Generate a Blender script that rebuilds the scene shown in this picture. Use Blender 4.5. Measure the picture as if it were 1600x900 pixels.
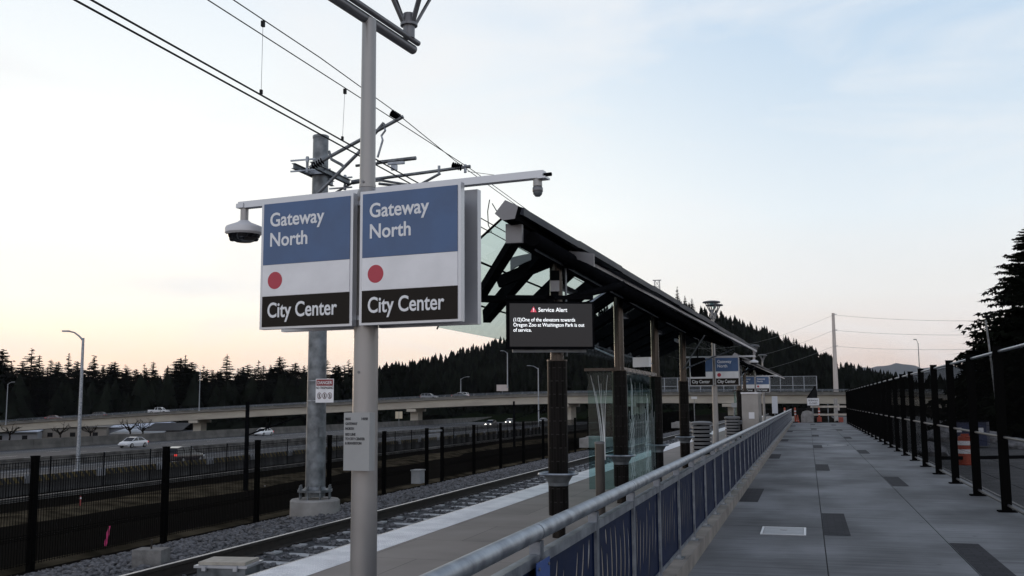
import bpy, math, random
import numpy as np
from mathutils import Vector, Matrix

# ------------------------------------------------------------------ scene, camera, sky, sun, exposure
scene = bpy.context.scene
for o in list(bpy.data.objects):
    bpy.data.objects.remove(o)
C = scene.collection
R = math.radians

F = 1558.0
EYE = 1.7
_d = np.array([462., -177., -F]); _d /= np.linalg.norm(_d)
_u = np.array([-.0063, 1., (462 * -.0063 - 177) / F]); _u /= np.linalg.norm(_u)
_x = np.cross(_d, _u)
CM = np.stack([_x, _d, _u])
camd = bpy.data.cameras.new('camera')
cam = bpy.data.objects.new('camera', camd)
C.objects.link(cam)
camd.sensor_width = 36.0
camd.lens = 36.0 * F / 1600.0
camd.clip_start = 0.05
camd.clip_end = 60000
_m = Matrix([list(r) for r in CM]).to_4x4()
_m.translation = Vector((0, 0, EYE))
cam.matrix_world = _m
scene.camera = cam

SUN_AZ = -48.0      # degrees from +Y towards -X (left of the picture)
SUN_EL = 4.0
world = bpy.data.worlds.new('World')
scene.world = world
world.use_nodes = True
wn, wl = world.node_tree.nodes, world.node_tree.links
wn.clear()
wout = wn.new('ShaderNodeOutputWorld')
wbg = wn.new('ShaderNodeBackground')
wbg.inputs['Strength'].default_value = 0.115
sky = wn.new('ShaderNodeTexSky')
sky.sky_type = 'NISHITA'
sky.sun_disc = False
sky.sun_elevation = R(SUN_EL)
sky.sun_rotation = R(SUN_AZ)
sky.air_density = 1.0
sky.dust_density = 1.0
sky.ozone_density = 1.5
wtc = wn.new('ShaderNodeTexCoord')
wsep = wn.new('ShaderNodeSeparateXYZ')
wl.new(wtc.outputs['Generated'], wsep.inputs[0])
# hand-set sky colours by height: bright low band, overhead darkened to dim the ground
wramp = wn.new('ShaderNodeValToRGB')
wl.new(wsep.outputs['Z'], wramp.inputs[0])
el = wramp.color_ramp.elements
el[0].position = 0.0; el[0].color = (8.1, 6.4, 5.6, 1)
el[1].position = 0.8; el[1].color = (0.7, 1.1, 2.0, 1)
for p, c in ((0.05, (8.3, 6.95, 6.2, 1)), (0.10, (8.3, 8.2, 8.0, 1)), (0.18, (7.6, 8.3, 8.8, 1)), (0.30, (5.8, 7.0, 8.2, 1)), (0.42, (4.4, 5.9, 7.7, 1)), (0.55, (1.5, 2.2, 3.6, 1))):
    e = el.new(p); e.color = c
wmixA = wn.new('ShaderNodeMix'); wmixA.data_type = 'RGBA'
wmixA.inputs['Factor'].default_value = 0.96
wl.new(sky.outputs[0], wmixA.inputs['A'])
wl.new(wramp.outputs[0], wmixA.inputs['B'])
# glow round the place where the sun went down
wdot = wn.new('ShaderNodeVectorMath'); wdot.operation = 'DOT_PRODUCT'
wl.new(wtc.outputs['Generated'], wdot.inputs[0])
wdot.inputs[1].default_value = (math.sin(R(SUN_AZ)) * math.cos(R(6)), math.cos(R(SUN_AZ)) * math.cos(R(6)), math.sin(R(6)))
wgl = wn.new('ShaderNodeMapRange')
wgl.interpolation_type = 'SMOOTHSTEP'
wl.new(wdot.outputs['Value'], wgl.inputs['Value'])
wgl.inputs['From Min'].default_value = 0.62
wgl.inputs['From Max'].default_value = 1.0
wgl.inputs['To Min'].default_value = 0.0
wgl.inputs['To Max'].default_value = 1.0
wadd = wn.new('ShaderNodeMix'); wadd.data_type = 'RGBA'; wadd.blend_type = 'ADD'
wl.new(wgl.outputs[0], wadd.inputs['Factor'])
wl.new(wmixA.outputs['Result'], wadd.inputs['A'])
wadd.inputs['B'].default_value = (3.0, 2.2, 1.1, 1)
# unseen glow added to the sky behind the camera to brighten sign faces
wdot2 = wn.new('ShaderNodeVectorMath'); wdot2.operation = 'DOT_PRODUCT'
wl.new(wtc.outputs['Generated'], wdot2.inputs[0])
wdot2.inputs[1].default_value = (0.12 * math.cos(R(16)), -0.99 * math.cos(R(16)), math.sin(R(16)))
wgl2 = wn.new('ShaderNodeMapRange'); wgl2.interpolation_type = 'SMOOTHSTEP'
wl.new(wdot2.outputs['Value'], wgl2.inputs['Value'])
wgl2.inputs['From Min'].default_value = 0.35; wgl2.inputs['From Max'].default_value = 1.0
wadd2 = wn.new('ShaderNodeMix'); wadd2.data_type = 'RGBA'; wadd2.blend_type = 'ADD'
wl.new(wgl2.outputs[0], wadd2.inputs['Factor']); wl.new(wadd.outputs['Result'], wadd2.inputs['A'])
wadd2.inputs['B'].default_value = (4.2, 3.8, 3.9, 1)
# faint wisps
wmap = wn.new('ShaderNodeMapping'); wmap.inputs['Scale'].default_value = (1.6, 1.6, 5.5)
wmap.inputs['Rotation'].default_value = (0.35, 0.25, 0.4)
wl.new(wtc.outputs['Generated'], wmap.inputs[0])
wno = wn.new('ShaderNodeTexNoise'); wno.inputs['Scale'].default_value = 2.2; wno.inputs['Detail'].default_value = 7
wno.inputs['Roughness'].default_value = 0.55; wno.inputs['Distortion'].default_value = 0.6
wl.new(wmap.outputs[0], wno.inputs['Vector'])
wcr = wn.new('ShaderNodeMapRange'); wl.new(wno.outputs['Fac'], wcr.inputs['Value'])
wcr.inputs['From Min'].default_value = 0.42; wcr.inputs['From Max'].default_value = 0.72
wcr.inputs['To Min'].default_value = 0.0; wcr.inputs['To Max'].default_value = 0.8
wcl = wn.new('ShaderNodeMix'); wcl.data_type = 'RGBA'
wl.new(wcr.outputs[0], wcl.inputs['Factor'])
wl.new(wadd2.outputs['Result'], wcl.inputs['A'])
wcl.inputs['B'].default_value = (8.2, 8.3, 8.4, 1)
wl.new(wcl.outputs['Result'], wbg.inputs['Color'])
wl.new(wbg.outputs[0], wout.inputs['Surface'])

sund = bpy.data.lights.new('sun', 'SUN')
sund.energy = 0.55
sund.angle = R(14)
sund.color = (1.0, 0.80, 0.62)
sun = bpy.data.objects.new('sun', sund)
C.objects.link(sun)
_sd = Vector((math.sin(R(SUN_AZ)) * math.cos(R(SUN_EL)), math.cos(R(SUN_AZ)) * math.cos(R(SUN_EL)), math.sin(R(SUN_EL))))
sun.rotation_euler = _sd.to_track_quat('Z', 'Y').to_euler()
sun.location = (-60, 40, 40)

vs = scene.view_settings
scene.display_settings.display_device = 'sRGB'
vs.view_transform = 'Standard'
vs.look = 'None'
vs.exposure = 0.0
vs.gamma = 1.0
vs.use_curve_mapping = False
scene.render.engine = 'CYCLES'
scene.cycles.max_bounces = 8
scene.cycles.transparent_max_bounces = 24

# ------------------------------------------------------------------ helpers
def at(px, py, X=None, Y=None, Z=None, D=None):
    """world point seen at photo pixel (px, py) on a given plane or at a given depth"""
    r = CM @ np.array([px - 800., 450. - py, -F])
    if X is not None: t = X / r[0]
    elif Y is not None: t = Y / r[1]
    elif Z is not None: t = (Z - EYE) / r[2]
    else: t = D / F
    return Vector((r[0] * t, r[1] * t, EYE + r[2] * t))

_mats = {}
def mat(name, col, rough=0.6, metal=0.0, vary=0.0, scale=6.0, bump=0.0, bscale=None, stretch=(1, 1, 1),
        col2=None, detail=5, emit=None, spec=0.5, coat=0.0, contrast=(0.35, 0.65)):
    if name in _mats: return _mats[name]
    m = bpy.data.materials.new(name)
    m.use_nodes = True
    n, l = m.node_tree.nodes, m.node_tree.links
    b = n['Principled BSDF']
    b.inputs['Base Color'].default_value = (*col, 1)
    b.inputs['Roughness'].default_value = rough
    b.inputs['Metallic'].default_value = metal
    b.inputs['Specular IOR Level'].default_value = spec
    b.inputs['Coat Weight'].default_value = coat
    if emit:
        b.inputs['Emission Color'].default_value = (*emit[0], 1)
        b.inputs['Emission Strength'].default_value = emit[1]
    if vary or col2 or bump:
        tc = n.new('ShaderNodeTexCoord')
        mp = n.new('ShaderNodeMapping'); mp.inputs['Scale'].default_value = stretch
        l.new(tc.outputs['Object'], mp.inputs[0])
        if vary or col2:
            nz = n.new('ShaderNodeTexNoise'); nz.inputs['Scale'].default_value = scale; nz.inputs['Detail'].default_value = detail
            l.new(mp.outputs[0], nz.inputs['Vector'])
            rp = n.new('ShaderNodeValToRGB')
            c2 = col2 or tuple(c * (1 - vary) for c in col)
            c1 = col if col2 else tuple(min(1, c * (1 + vary)) for c in col)
            rp.color_ramp.elements[0].position = contrast[0]; rp.color_ramp.elements[0].color = (*c2, 1)
            rp.color_ramp.elements[1].position = contrast[1]; rp.color_ramp.elements[1].color = (*c1, 1)
            l.new(nz.outputs['Fac'], rp.inputs[0])
            l.new(rp.outputs[0], b.inputs['Base Color'])
            rr = n.new('ShaderNodeMapRange'); l.new(nz.outputs['Fac'], rr.inputs['Value'])
            rr.inputs['To Min'].default_value = max(0.02, rough - 0.12); rr.inputs['To Max'].default_value = min(1, rough + 0.12)
            l.new(rr.outputs[0], b.inputs['Roughness'])
        if bump:
            n2 = n.new('ShaderNodeTexNoise'); n2.inputs['Scale'].default_value = bscale or scale * 4; n2.inputs['Detail'].default_value = 6
            l.new(mp.outputs[0], n2.inputs['Vector'])
            bp = n.new('ShaderNodeBump'); bp.inputs['Strength'].default_value = bump; bp.inputs['Distance'].default_value = 0.02
            l.new(n2.outputs['Fac'], bp.inputs['Height'])
            l.new(bp.outputs[0], b.inputs['Normal'])
    _mats[name] = m
    return m

class MB:
    def __init__(s):
        s.v = []; s.f = []; s.m = []
    def add(s, vs, fs, mi=0):
        o = len(s.v)
        s.v.extend([tuple(p) for p in vs])
        for f in fs:
            s.f.append(tuple(i + o for i in f)); s.m.append(mi)
        return s
    def box(s, c, size, rz=0.0, mi=0):
        x, y, z = (d / 2 for d in size)
        ca, sa = math.cos(rz), math.sin(rz)
        vs = []
        for dz in (-z, z):
            for dx, dy in ((-x, -y), (x, -y), (x, y), (-x, y)):
                vs.append((c[0] + dx * ca - dy * sa, c[1] + dx * sa + dy * ca, c[2] + dz))
        return s.add(vs, [(3, 2, 1, 0), (4, 5, 6, 7), (0, 1, 5, 4), (1, 2, 6, 5), (2, 3, 7, 6), (3, 0, 4, 7)], mi)
    def bar(s, a, b, w, h, up=(0, 0, 1), mi=0):
        a, b = Vector(a), Vector(b)
        d = (b - a).normalized(); up = Vector(up)
        if abs(d.dot(up)) > 0.98: up = Vector((0, 1, 0))
        sx = d.cross(up).normalized() * (w / 2); sz = sx.cross(d).normalized() * (h / 2)
        vs = [p + q for p in (a, b) for q in (-sx - sz, sx - sz, sx + sz, -sx + sz)]
        return s.add(vs, [(0, 1, 2, 3), (7, 6, 5, 4), (0, 4, 5, 1), (1, 5, 6, 2), (2, 6, 7, 3), (3, 7, 4, 0)], mi)
    def tube(s, pts, r, n=10, cap=True, mi=0):
        pts = [Vector(p) for p in pts]
        rs = r if isinstance(r, (list, tuple)) else [r] * len(pts)
        rings = []; ref = None
        for i, p in enumerate(pts):
            d = (pts[min(i + 1, len(pts) - 1)] - pts[max(i - 1, 0)]).normalized()
            if ref is None:
                ref = Vector((0, 0, 1)) if abs(d.z) < 0.9 else Vector((1, 0, 0))
            x = d.cross(ref).normalized(); y = x.cross(d).normalized(); ref = y
            rings.append([p + (x * math.cos(2 * math.pi * k / n) + y * math.sin(2 * math.pi * k / n)) * rs[i] for k in range(n)])
        vs = [q for rg in rings for q in rg]
        fs = [(i * n + k, i * n + (k + 1) % n, (i + 1) * n + (k + 1) % n, (i + 1) * n + k) for i in range(len(pts) - 1) for k in range(n)]
        if cap:
            fs.append(tuple(range(n - 1, -1, -1))); fs.append(tuple(range((len(pts) - 1) * n, len(pts) * n)))
        return s.add(vs, fs, mi)
    def lathe(s, prof, c=(0, 0, 0), n=16, mi=0):
        vs = [(c[0] + r * math.cos(2 * math.pi * k / n), c[1] + r * math.sin(2 * math.pi * k / n), c[2] + z) for r, z in prof for k in range(n)]
        fs = [(i * n + k, i * n + (k + 1) % n, (i + 1) * n + (k + 1) % n, (i + 1) * n + k) for i in range(len(prof) - 1) for k in range(n)]
        fs.append(tuple(range(n - 1, -1, -1))); fs.append(tuple(range((len(prof) - 1) * n, len(prof) * n)))
        return s.add(vs, fs, mi)
    def plate(s, poly, off, mi=0):
        """polygon (3D points) thickened by the offset vector"""
        n = len(poly); off = Vector(off)
        vs = [Vector(p) for p in poly] + [Vector(p) + off for p in poly]
        fs = [tuple(range(n - 1, -1, -1)), tuple(range(n, 2 * n))] + [(i, (i + 1) % n, n + (i + 1) % n, n + i) for i in range(n)]
        return s.add(vs, fs, mi)
    def sheet(s, rows, mi=0):
        n = len(rows[0])
        vs = [p for r in rows for p in r]
        fs = [(i * n + k, i * n + k + 1, (i + 1) * n + k + 1, (i + 1) * n + k) for i in range(len(rows) - 1) for k in range(n - 1)]
        return s.add(vs, fs, mi)
    def build(s, name, mats, parent=None, loc=None, smooth=False, world=False):
        if not isinstance(mats, (list, tuple)): mats = [mats]
        vs = s.v
        if parent is not None and world:
            L = parent.location; a = -parent.rotation_euler.z; ca, sa = math.cos(a), math.sin(a)
            vs = [((x - L.x) * ca - (y - L.y) * sa, (x - L.x) * sa + (y - L.y) * ca, z - L.z) for x, y, z in vs]
        if loc is not None:
            vs = [(x - loc[0], y - loc[1], z - loc[2]) for x, y, z in vs]
        me = bpy.data.meshes.new(name)
        me.from_pydata(vs, [], s.f)
        for m in mats: me.materials.append(m)
        if len(mats) > 1: me.polygons.foreach_set('material_index', s.m)
        if smooth:
            me.polygons.foreach_set('use_smooth', [True] * len(me.polygons))
            me.set_sharp_from_angle(angle=R(38))
        me.update()
        o = bpy.data.objects.new(name, me)
        C.objects.link(o)
        if parent is not None: o.parent = parent
        if loc is not None: o.location = loc
        return o

def npmesh(name, verts, faces, mats, parent=None, loc=None):
    me = bpy.data.meshes.new(name)
    v = np.asarray(verts, float)
    if loc is not None: v = v - np.array(loc)
    me.from_pydata(v.tolist(), [], np.asarray(faces).tolist())
    for m in (mats if isinstance(mats, (list, tuple)) else [mats]): me.materials.append(m)
    me.update()
    o = bpy.data.objects.new(name, me); C.objects.link(o)
    if parent is not None: o.parent = parent
    if loc is not None: o.location = loc
    return o

def tag(o, label, cat, group=None):
    o['label'] = label; o['category'] = cat
    if group: o['group'] = group
    return o
def struct(o, kind='structure'):
    o['kind'] = kind
    return o
def thing(name, label, cat, loc=(0, 0, 0), rz=0.0, group=None):
    o = bpy.data.objects.new(name, None); C.objects.link(o)
    o.empty_display_size = 0.2
    o.location = loc; o.rotation_euler = (0, 0, rz)
    return tag(o, label, cat, group)
_kids = {}
def copy_tree(o, parent=None):
    c = o.copy(); C.objects.link(c)
    if parent is not None: c.parent = parent
    for ch in [k for k in o.children]:
        copy_tree(ch, c)
    return c
def text(name, body, size, m, parent, loc, rot=(math.pi / 2, 0, 0), bold=0.0, sx=1.0, align='LEFT', line=1.0, ext=0.0012):
    cu = bpy.data.curves.new(name, 'FONT')
    cu.body = body; cu.size = size; cu.offset = bold; cu.extrude = ext; cu.space_line = line; cu.align_x = align
    cu.resolution_u = 4
    tmp = bpy.data.objects.new(name + '_curve', cu); C.objects.link(tmp)
    dg = bpy.context.evaluated_depsgraph_get(); dg.update()
    me = bpy.data.meshes.new_from_object(tmp.evaluated_get(dg))
    bpy.data.objects.remove(tmp)
    me.transform(Matrix.Scale(sx, 4, (1, 0, 0)))
    me.materials.clear(); me.materials.append(m)
    me.name = name
    o = bpy.data.objects.new(name, me); C.objects.link(o)
    o.parent = parent; o.location = loc; o.rotation_euler = rot
    return o

# ------------------------------------------------------------------ materials
M_galv = mat('galvanised steel', (0.36, 0.39, 0.43), 0.42, 0.85, col2=(0.17, 0.19, 0.225), scale=9, stretch=(1, 1, 1), bump=0.05, bscale=60)
M_galv_dark = mat('weathered galvanised steel', (0.24, 0.26, 0.28), 0.5, 0.7, col2=(0.10, 0.11, 0.12), scale=5, bump=0.08)
M_postpaint = mat('pale metallic paint', (0.30, 0.29, 0.285), 0.36, 0.45, vary=0.06, scale=3)
M_darkpaint = mat('grey metallic paint', (0.17, 0.17, 0.18), 0.4, 0.5, vary=0.1, scale=5)
M_black = mat('black paint', (0.008, 0.008, 0.009), 0.6, 0.0, spec=0.15, vary=0.2, scale=8)
M_black2 = mat('black steel', (0.006, 0.0063, 0.0075), 0.6, 0.0, spec=0.0, vary=0.2, scale=4)
M_fence = mat('black coated wire', (0.005, 0.005, 0.005), 0.8, spec=0.0)
M_white = mat('white sign face', (0.80, 0.80, 0.82), 0.5, vary=0.05, scale=6)
M_letter = mat('white lettering', (0.78, 0.79, 0.81), 0.5)
M_blue = mat('blue sign face', (0.062, 0.118, 0.245), 0.42, vary=0.10, scale=5)
M_brownblack = mat('black brown sign face', (0.017, 0.013, 0.010), 0.55, spec=0.15, vary=0.1, scale=3)
M_red = mat('red disc', (0.46, 0.045, 0.07), 0.5)
M_alu = mat('brushed aluminium', (0.52, 0.53, 0.56), 0.38, 0.6, vary=0.05, scale=4)
M_rust = mat('steel pipe', (0.060, 0.052, 0.046), 0.26, 0.9, col2=(0.035, 0.031, 0.028), scale=4, stretch=(1, 1, .3))
M_conc = mat('pale concrete', (0.33, 0.32, 0.31), 0.85, col2=(0.22, 0.21, 0.20), scale=3, bump=0.15, bscale=40)
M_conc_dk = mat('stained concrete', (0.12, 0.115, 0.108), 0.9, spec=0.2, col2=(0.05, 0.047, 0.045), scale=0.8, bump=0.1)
M_girder = mat('cream concrete girder', (0.43, 0.40, 0.34), 0.85, col2=(0.33, 0.30, 0.26), scale=0.15, stretch=(1, 1, 4))
M_asph = mat('asphalt', (0.10, 0.10, 0.105), 0.85, col2=(0.065, 0.065, 0.07), scale=0.3, stretch=(4, .1, 1), bump=0.05)
M_gravel = mat('grey ballast stone', (0.17, 0.172, 0.185), 0.85, col2=(0.035, 0.034, 0.037), scale=14, detail=1, contrast=(.3, .72))
M_dirt = mat('dark soil', (0.010, 0.009, 0.0075), 0.95, spec=0.0, col2=(0.009, 0.008, 0.007), scale=0.35, bump=0.4, bscale=3)
M_drygrass = mat('dry grass verge', (0.085, 0.070, 0.048), 0.95, spec=0.0, col2=(0.02, 0.017, 0.012), scale=1.2, bump=0.4, bscale=12)
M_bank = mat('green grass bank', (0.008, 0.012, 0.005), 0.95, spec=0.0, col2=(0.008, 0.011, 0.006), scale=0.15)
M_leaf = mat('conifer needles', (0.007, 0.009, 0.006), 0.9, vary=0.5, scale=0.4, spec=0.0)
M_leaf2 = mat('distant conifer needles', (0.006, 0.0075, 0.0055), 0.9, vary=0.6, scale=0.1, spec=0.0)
M_bark = mat('bark', (0.015, 0.0125, 0.010), 0.95, spec=0.0, vary=0.3, scale=6)
M_rail_side = mat('rusted rail', (0.030, 0.024, 0.020), 0.75, 0.2, vary=0.3, scale=8)
M_rail_top = mat('polished rail head', (0.30, 0.30, 0.32), 0.35, 0.9)
M_tie = mat('concrete tie', (0.46, 0.47, 0.48), 0.85, col2=(0.28, 0.28, 0.29), scale=5, bump=0.1)
M_tact = mat('white tactile paving', (0.82, 0.82, 0.83), 0.6, col2=(0.62, 0.625, 0.645), scale=2.5)
M_glass_dk = mat('car glass', (0.01, 0.012, 0.015), 0.08, spec=0.4)
M_rubber = mat('tyre rubber', (0.012, 0.012, 0.012), 0.8)
M_rim = mat('alloy rim', (0.35, 0.35, 0.36), 0.35, 0.8)
M_head = mat('lit headlight', (0.9, 0.9, 0.9), 0.3, emit=((1, 0.96, 0.88), 6.0))
M_headoff = mat('headlight lens', (0.75, 0.76, 0.78), 0.2)
M_tail = mat('tail light', (0.35, 0.02, 0.02), 0.3, emit=((1, 0.05, 0.04), 0.6))
M_orange = mat('orange plastic', (0.30, 0.042, 0.016), 0.55, vary=0.12, scale=3)
M_reflwhite = mat('white reflective band', (0.62, 0.62, 0.64), 0.5)
M_pink = mat('pink flagging', (0.75, 0.06, 0.22), 0.7)
M_wood = mat('grey timber stake', (0.10, 0.075, 0.05), 0.9)
M_navy = mat('navy powder coat', (0.008, 0.0165, 0.050), 0.55, spec=0.10, vary=0.1, scale=3)

def mat_walk():
    m = mat('broomed concrete', (0.20, 0.215, 0.235), 0.8)
    n, l = m.node_tree.nodes, m.node_tree.links
    b = n['Principled BSDF']
    tc = n.new('ShaderNodeTexCoord')
    def noise(scale, stretch, detail=6):
        mp = n.new('ShaderNodeMapping'); mp.inputs['Scale'].default_value = stretch
        l.new(tc.outputs['Object'], mp.inputs[0])
        z = n.new('ShaderNodeTexNoise'); z.inputs['Scale'].default_value = scale; z.inputs['Detail'].default_value = detail
        l.new(mp.outputs[0], z.inputs['Vector'])
        return z
    a = noise(0.55, (1, .7, 1)); c = noise(3.0, (0.25, 7, 1)); e = noise(90, (1, 1, 1), 3)
    s = n.new('ShaderNodeMath'); s.operation = 'MULTIPLY_ADD'
    l.new(c.outputs['Fac'], s.inputs[0]); s.inputs[1].default_value = 0.55; l.new(a.outputs['Fac'], s.inputs[2])
    s2 = n.new('ShaderNodeMath'); s2.operation = 'MULTIPLY_ADD'
    l.new(e.outputs['Fac'], s2.inputs[0]); s2.inputs[1].default_value = 0.15; l.new(s.outputs[0], s2.inputs[2])
    rp = n.new('ShaderNodeValToRGB'); l.new(s2.outputs[0], rp.inputs[0])
    rp.color_ramp.elements[0].position = 0.66; rp.color_ramp.elements[0].color = (0.062, 0.065, 0.070, 1)
    rp.color_ramp.elements[1].position = 1.02; rp.color_ramp.elements[1].color = (0.215, 0.224, 0.236, 1)
    l.new(rp.outputs[0], b.inputs['Base Color'])
    bp = n.new('ShaderNodeBump'); bp.inputs['Strength'].default_value = 0.25; bp.inputs['Distance'].default_value = 0.004
    l.new(c.outputs['Fac'], bp.inputs['Height']); l.new(bp.outputs[0], b.inputs['Normal'])
    # old stains and spilled drops
    vo = n.new('ShaderNodeTexVoronoi'); vo.inputs['Scale'].default_value = 1.7; l.new(tc.outputs['Object'], vo.inputs['Vector'])
    mr = n.new('ShaderNodeMapRange'); l.new(vo.outputs['Distance'], mr.inputs['Value'])
    mr.inputs['From Min'].default_value = 0.02; mr.inputs['From Max'].default_value = 0.075; mr.inputs['To Min'].default_value = 0.45; mr.inputs['To Max'].default_value = 1.0
    st = noise(0.9, (1, .35, 1), 8)
    m2 = n.new('ShaderNodeMapRange'); l.new(st.outputs['Fac'], m2.inputs['Value'])
    m2.inputs['From Min'].default_value = .3; m2.inputs['From Max'].default_value = .62; m2.inputs['To Min'].default_value = 0.68; m2.inputs['To Max'].default_value = 1.08
    mm = n.new('ShaderNodeMath'); mm.operation = 'MULTIPLY'; l.new(mr.outputs[0], mm.inputs[0]); l.new(m2.outputs[0], mm.inputs[1])
    mx = n.new('ShaderNodeMix'); mx.data_type = 'RGBA'; mx.blend_type = 'MULTIPLY'; mx.inputs['Factor'].default_value = 1
    l.new(rp.outputs[0], mx.inputs['A']); l.new(mm.outputs[0], mx.inputs['B']); l.new(mx.outputs['Result'], b.inputs['Base Color'])
    return m
M_walk = mat_walk()

def mat_brick(name, c1, c2, mortar, bw, bh, rough=0.8, ms=0.008):
    m = mat(name, c1, rough, spec=0.2)
    n, l = m.node_tree.nodes, m.node_tree.links
    b = n['Principled BSDF']
    tc = n.new('ShaderNodeTexCoord')
    br = n.new('ShaderNodeTexBrick')
    l.new(tc.outputs['Object'], br.inputs['Vector'])
    br.inputs['Color1'].default_value = (*c1, 1); br.inputs['Color2'].default_value = (*c2, 1); br.inputs['Mortar'].default_value = (*mortar, 1)
    br.inputs['Scale'].default_value = 1.0; br.inputs['Brick Width'].default_value = bw; br.inputs['Row Height'].default_value = bh
    br.inputs['Mortar Size'].default_value = ms
    nz = n.new('ShaderNodeTexNoise'); nz.inputs['Scale'].default_value = 1.2; nz.inputs['Detail'].default_value = 6
    l.new(tc.outputs['Object'], nz.inputs['Vector'])
    mr = n.new('ShaderNodeMapRange'); l.new(nz.outputs['Fac'], mr.inputs['Value'])
    mr.inputs['To Min'].default_value = 0.7; mr.inputs['To Max'].default_value = 1.3
    mx = n.new('ShaderNodeMix'); mx.data_type = 'RGBA'; mx.blend_type = 'MULTIPLY'; mx.inputs['Factor'].default_value = 1
    l.new(br.outputs['Color'], mx.inputs['A']); l.new(mr.outputs[0], mx.inputs['B'])
    l.new(mx.outputs['Result'], b.inputs['Base Color'])
    return m
M_inlay = mat_brick('dark brick inlay', (0.018, 0.0185, 0.024), (0.032, 0.032, 0.040), (0.012, 0.012, 0.015), 0.2, 0.1)
M_plat = mat_brick('platform pavers', (0.21, 0.188, 0.172), (0.245, 0.22, 0.20), (0.13, 0.115, 0.107), 1.2, 1.5, ms=0.006)

def mat_glass(name, col, gloss=0.08, rough=0.03):
    m = bpy.data.materials.new(name); m.use_nodes = True
    n, l = m.node_tree.nodes, m.node_tree.links
    n.clear()
    out = n.new('ShaderNodeOutputMaterial'); tr = n.new('ShaderNodeBsdfTransparent'); gl = n.new('ShaderNodeBsdfGlossy')
    tr.inputs[0].default_value = (*col, 1); gl.inputs['Roughness'].default_value = rough
    fr = n.new('ShaderNodeLayerWeight'); fr.inputs['Blend'].default_value = 0.5
    pw = n.new('ShaderNodeMath'); pw.operation = 'POWER'; l.new(fr.outputs['Facing'], pw.inputs[0]); pw.inputs[1].default_value = 6.0
    ad = n.new('ShaderNodeMath'); ad.operation = 'MULTIPLY_ADD'; l.new(pw.outputs[0], ad.inputs[0]); ad.inputs[1].default_value = 0.35; ad.inputs[2].default_value = gloss
    mx = n.new('ShaderNodeMixShader'); l.new(ad.outputs[0], mx.inputs[0]); l.new(tr.outputs[0], mx.inputs[1]); l.new(gl.outputs[0], mx.inputs[2])
    l.new(mx.outputs[0], out.inputs['Surface'])
    return m
M_roofglass = mat_glass('green tinted roof glass', (0.50, 0.61, 0.61), 0.04)
M_screenglass = mat_glass('etched windscreen glass', (0.66, 0.80, 0.79), 0.012)
M_etch = mat('etched white line', (0.55, 0.58, 0.60), 0.6)
M_dome = mat('smoked dome', (0.01, 0.01, 0.012), 0.06)

def mat_tiles():
    m = mat('black ceramic tile sleeve', (0.012, 0.011, 0.011), 0.4, spec=0.04)
    n, l = m.node_tree.nodes, m.node_tree.links
    b = n['Principled BSDF']
    tc = n.new('ShaderNodeTexCoord')
    sp = n.new('ShaderNodeSeparateXYZ'); l.new(tc.outputs['Object'], sp.inputs[0])
    an = n.new('ShaderNodeMath'); an.operation = 'ARCTAN2'; l.new(sp.outputs['Y'], an.inputs[0]); l.new(sp.outputs['X'], an.inputs[1])
    cb = n.new('ShaderNodeCombineXYZ'); l.new(sp.outputs['Z'], cb.inputs['X']); l.new(an.outputs[0], cb.inputs['Y'])
    br = n.new('ShaderNodeTexBrick'); l.new(cb.outputs[0], br.inputs['Vector'])
    br.inputs['Scale'].default_value = 1.0; br.inputs['Brick Width'].default_value = 0.34; br.inputs['Row Height'].default_value = 0.30
    br.inputs['Mortar Size'].default_value = 0.006
    br.inputs['Color1'].default_value = (0.006, 0.0055, 0.005, 1); br.inputs['Color2'].default_value = (0.014, 0.0125, 0.012, 1); br.inputs['Mortar'].default_value = (0.032, 0.030, 0.029, 1)
    l.new(br.outputs['Color'], b.inputs['Base Color'])
    bp = n.new('ShaderNodeBump'); bp.inputs['Strength'].default_value = 0.6; bp.inputs['Distance'].default_value = 0.01; bp.invert = True
    l.new(br.outputs['Fac'], bp.inputs['Height']); l.new(bp.outputs[0], b.inputs['Normal'])
    return m
M_tile = mat_tiles()

# ------------------------------------------------------------------ the setting: ground, walkway, platform, track, freeway
rng = np.random.default_rng(7)
random.seed(7)

def terrain_z(x, y):
    px = [-6000, -400, -200, -150, -128, -106, -52, -46, -34, -31, -29.7, -24, -18, -13, -10.9, -10.4, -6, 3.0, 3.4, 60, 400, 6000]
    pz = [-9.6, -9.6, -9.6, -9.4, -8.6, -4.4, -4.4, -4.3, -3.4, -2.6, -2.02, -1.85, -1.55, -1.0, -0.62, -0.62, -0.75, -0.75, -0.62, -0.62, -3, -6]
    return float(np.interp(x, px, pz))
xs = [-14000, -3000, -1500, -800, -400, -300, -200, -150, -128, -115, -106, -80, -52, -46, -40, -34, -31, -29.7, -27, -24, -21, -18, -15, -13, -10.9, -10.4, -6, -3, 0, 3.0, 3.4, 8, 15, 25, 40, 60, 150, 400, 1000, 3000, 14000]
ys = [-60, -20, 0, 10, 20, 30, 45, 60, 80, 100, 130, 160, 200, 250, 300, 400, 600, 1000, 2000, 5000, 14500]
g = MB()
rows = []
for y in ys:
    row = []
    for x in xs:
        z = terrain_z(x, y)
        if -29 < x < -11: z += random.uniform(-.09, .09)
        row.append((x, y, z))
    rows.append(row)
g.sheet(rows)
struct(g.build('ground', M_dirt))

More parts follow.
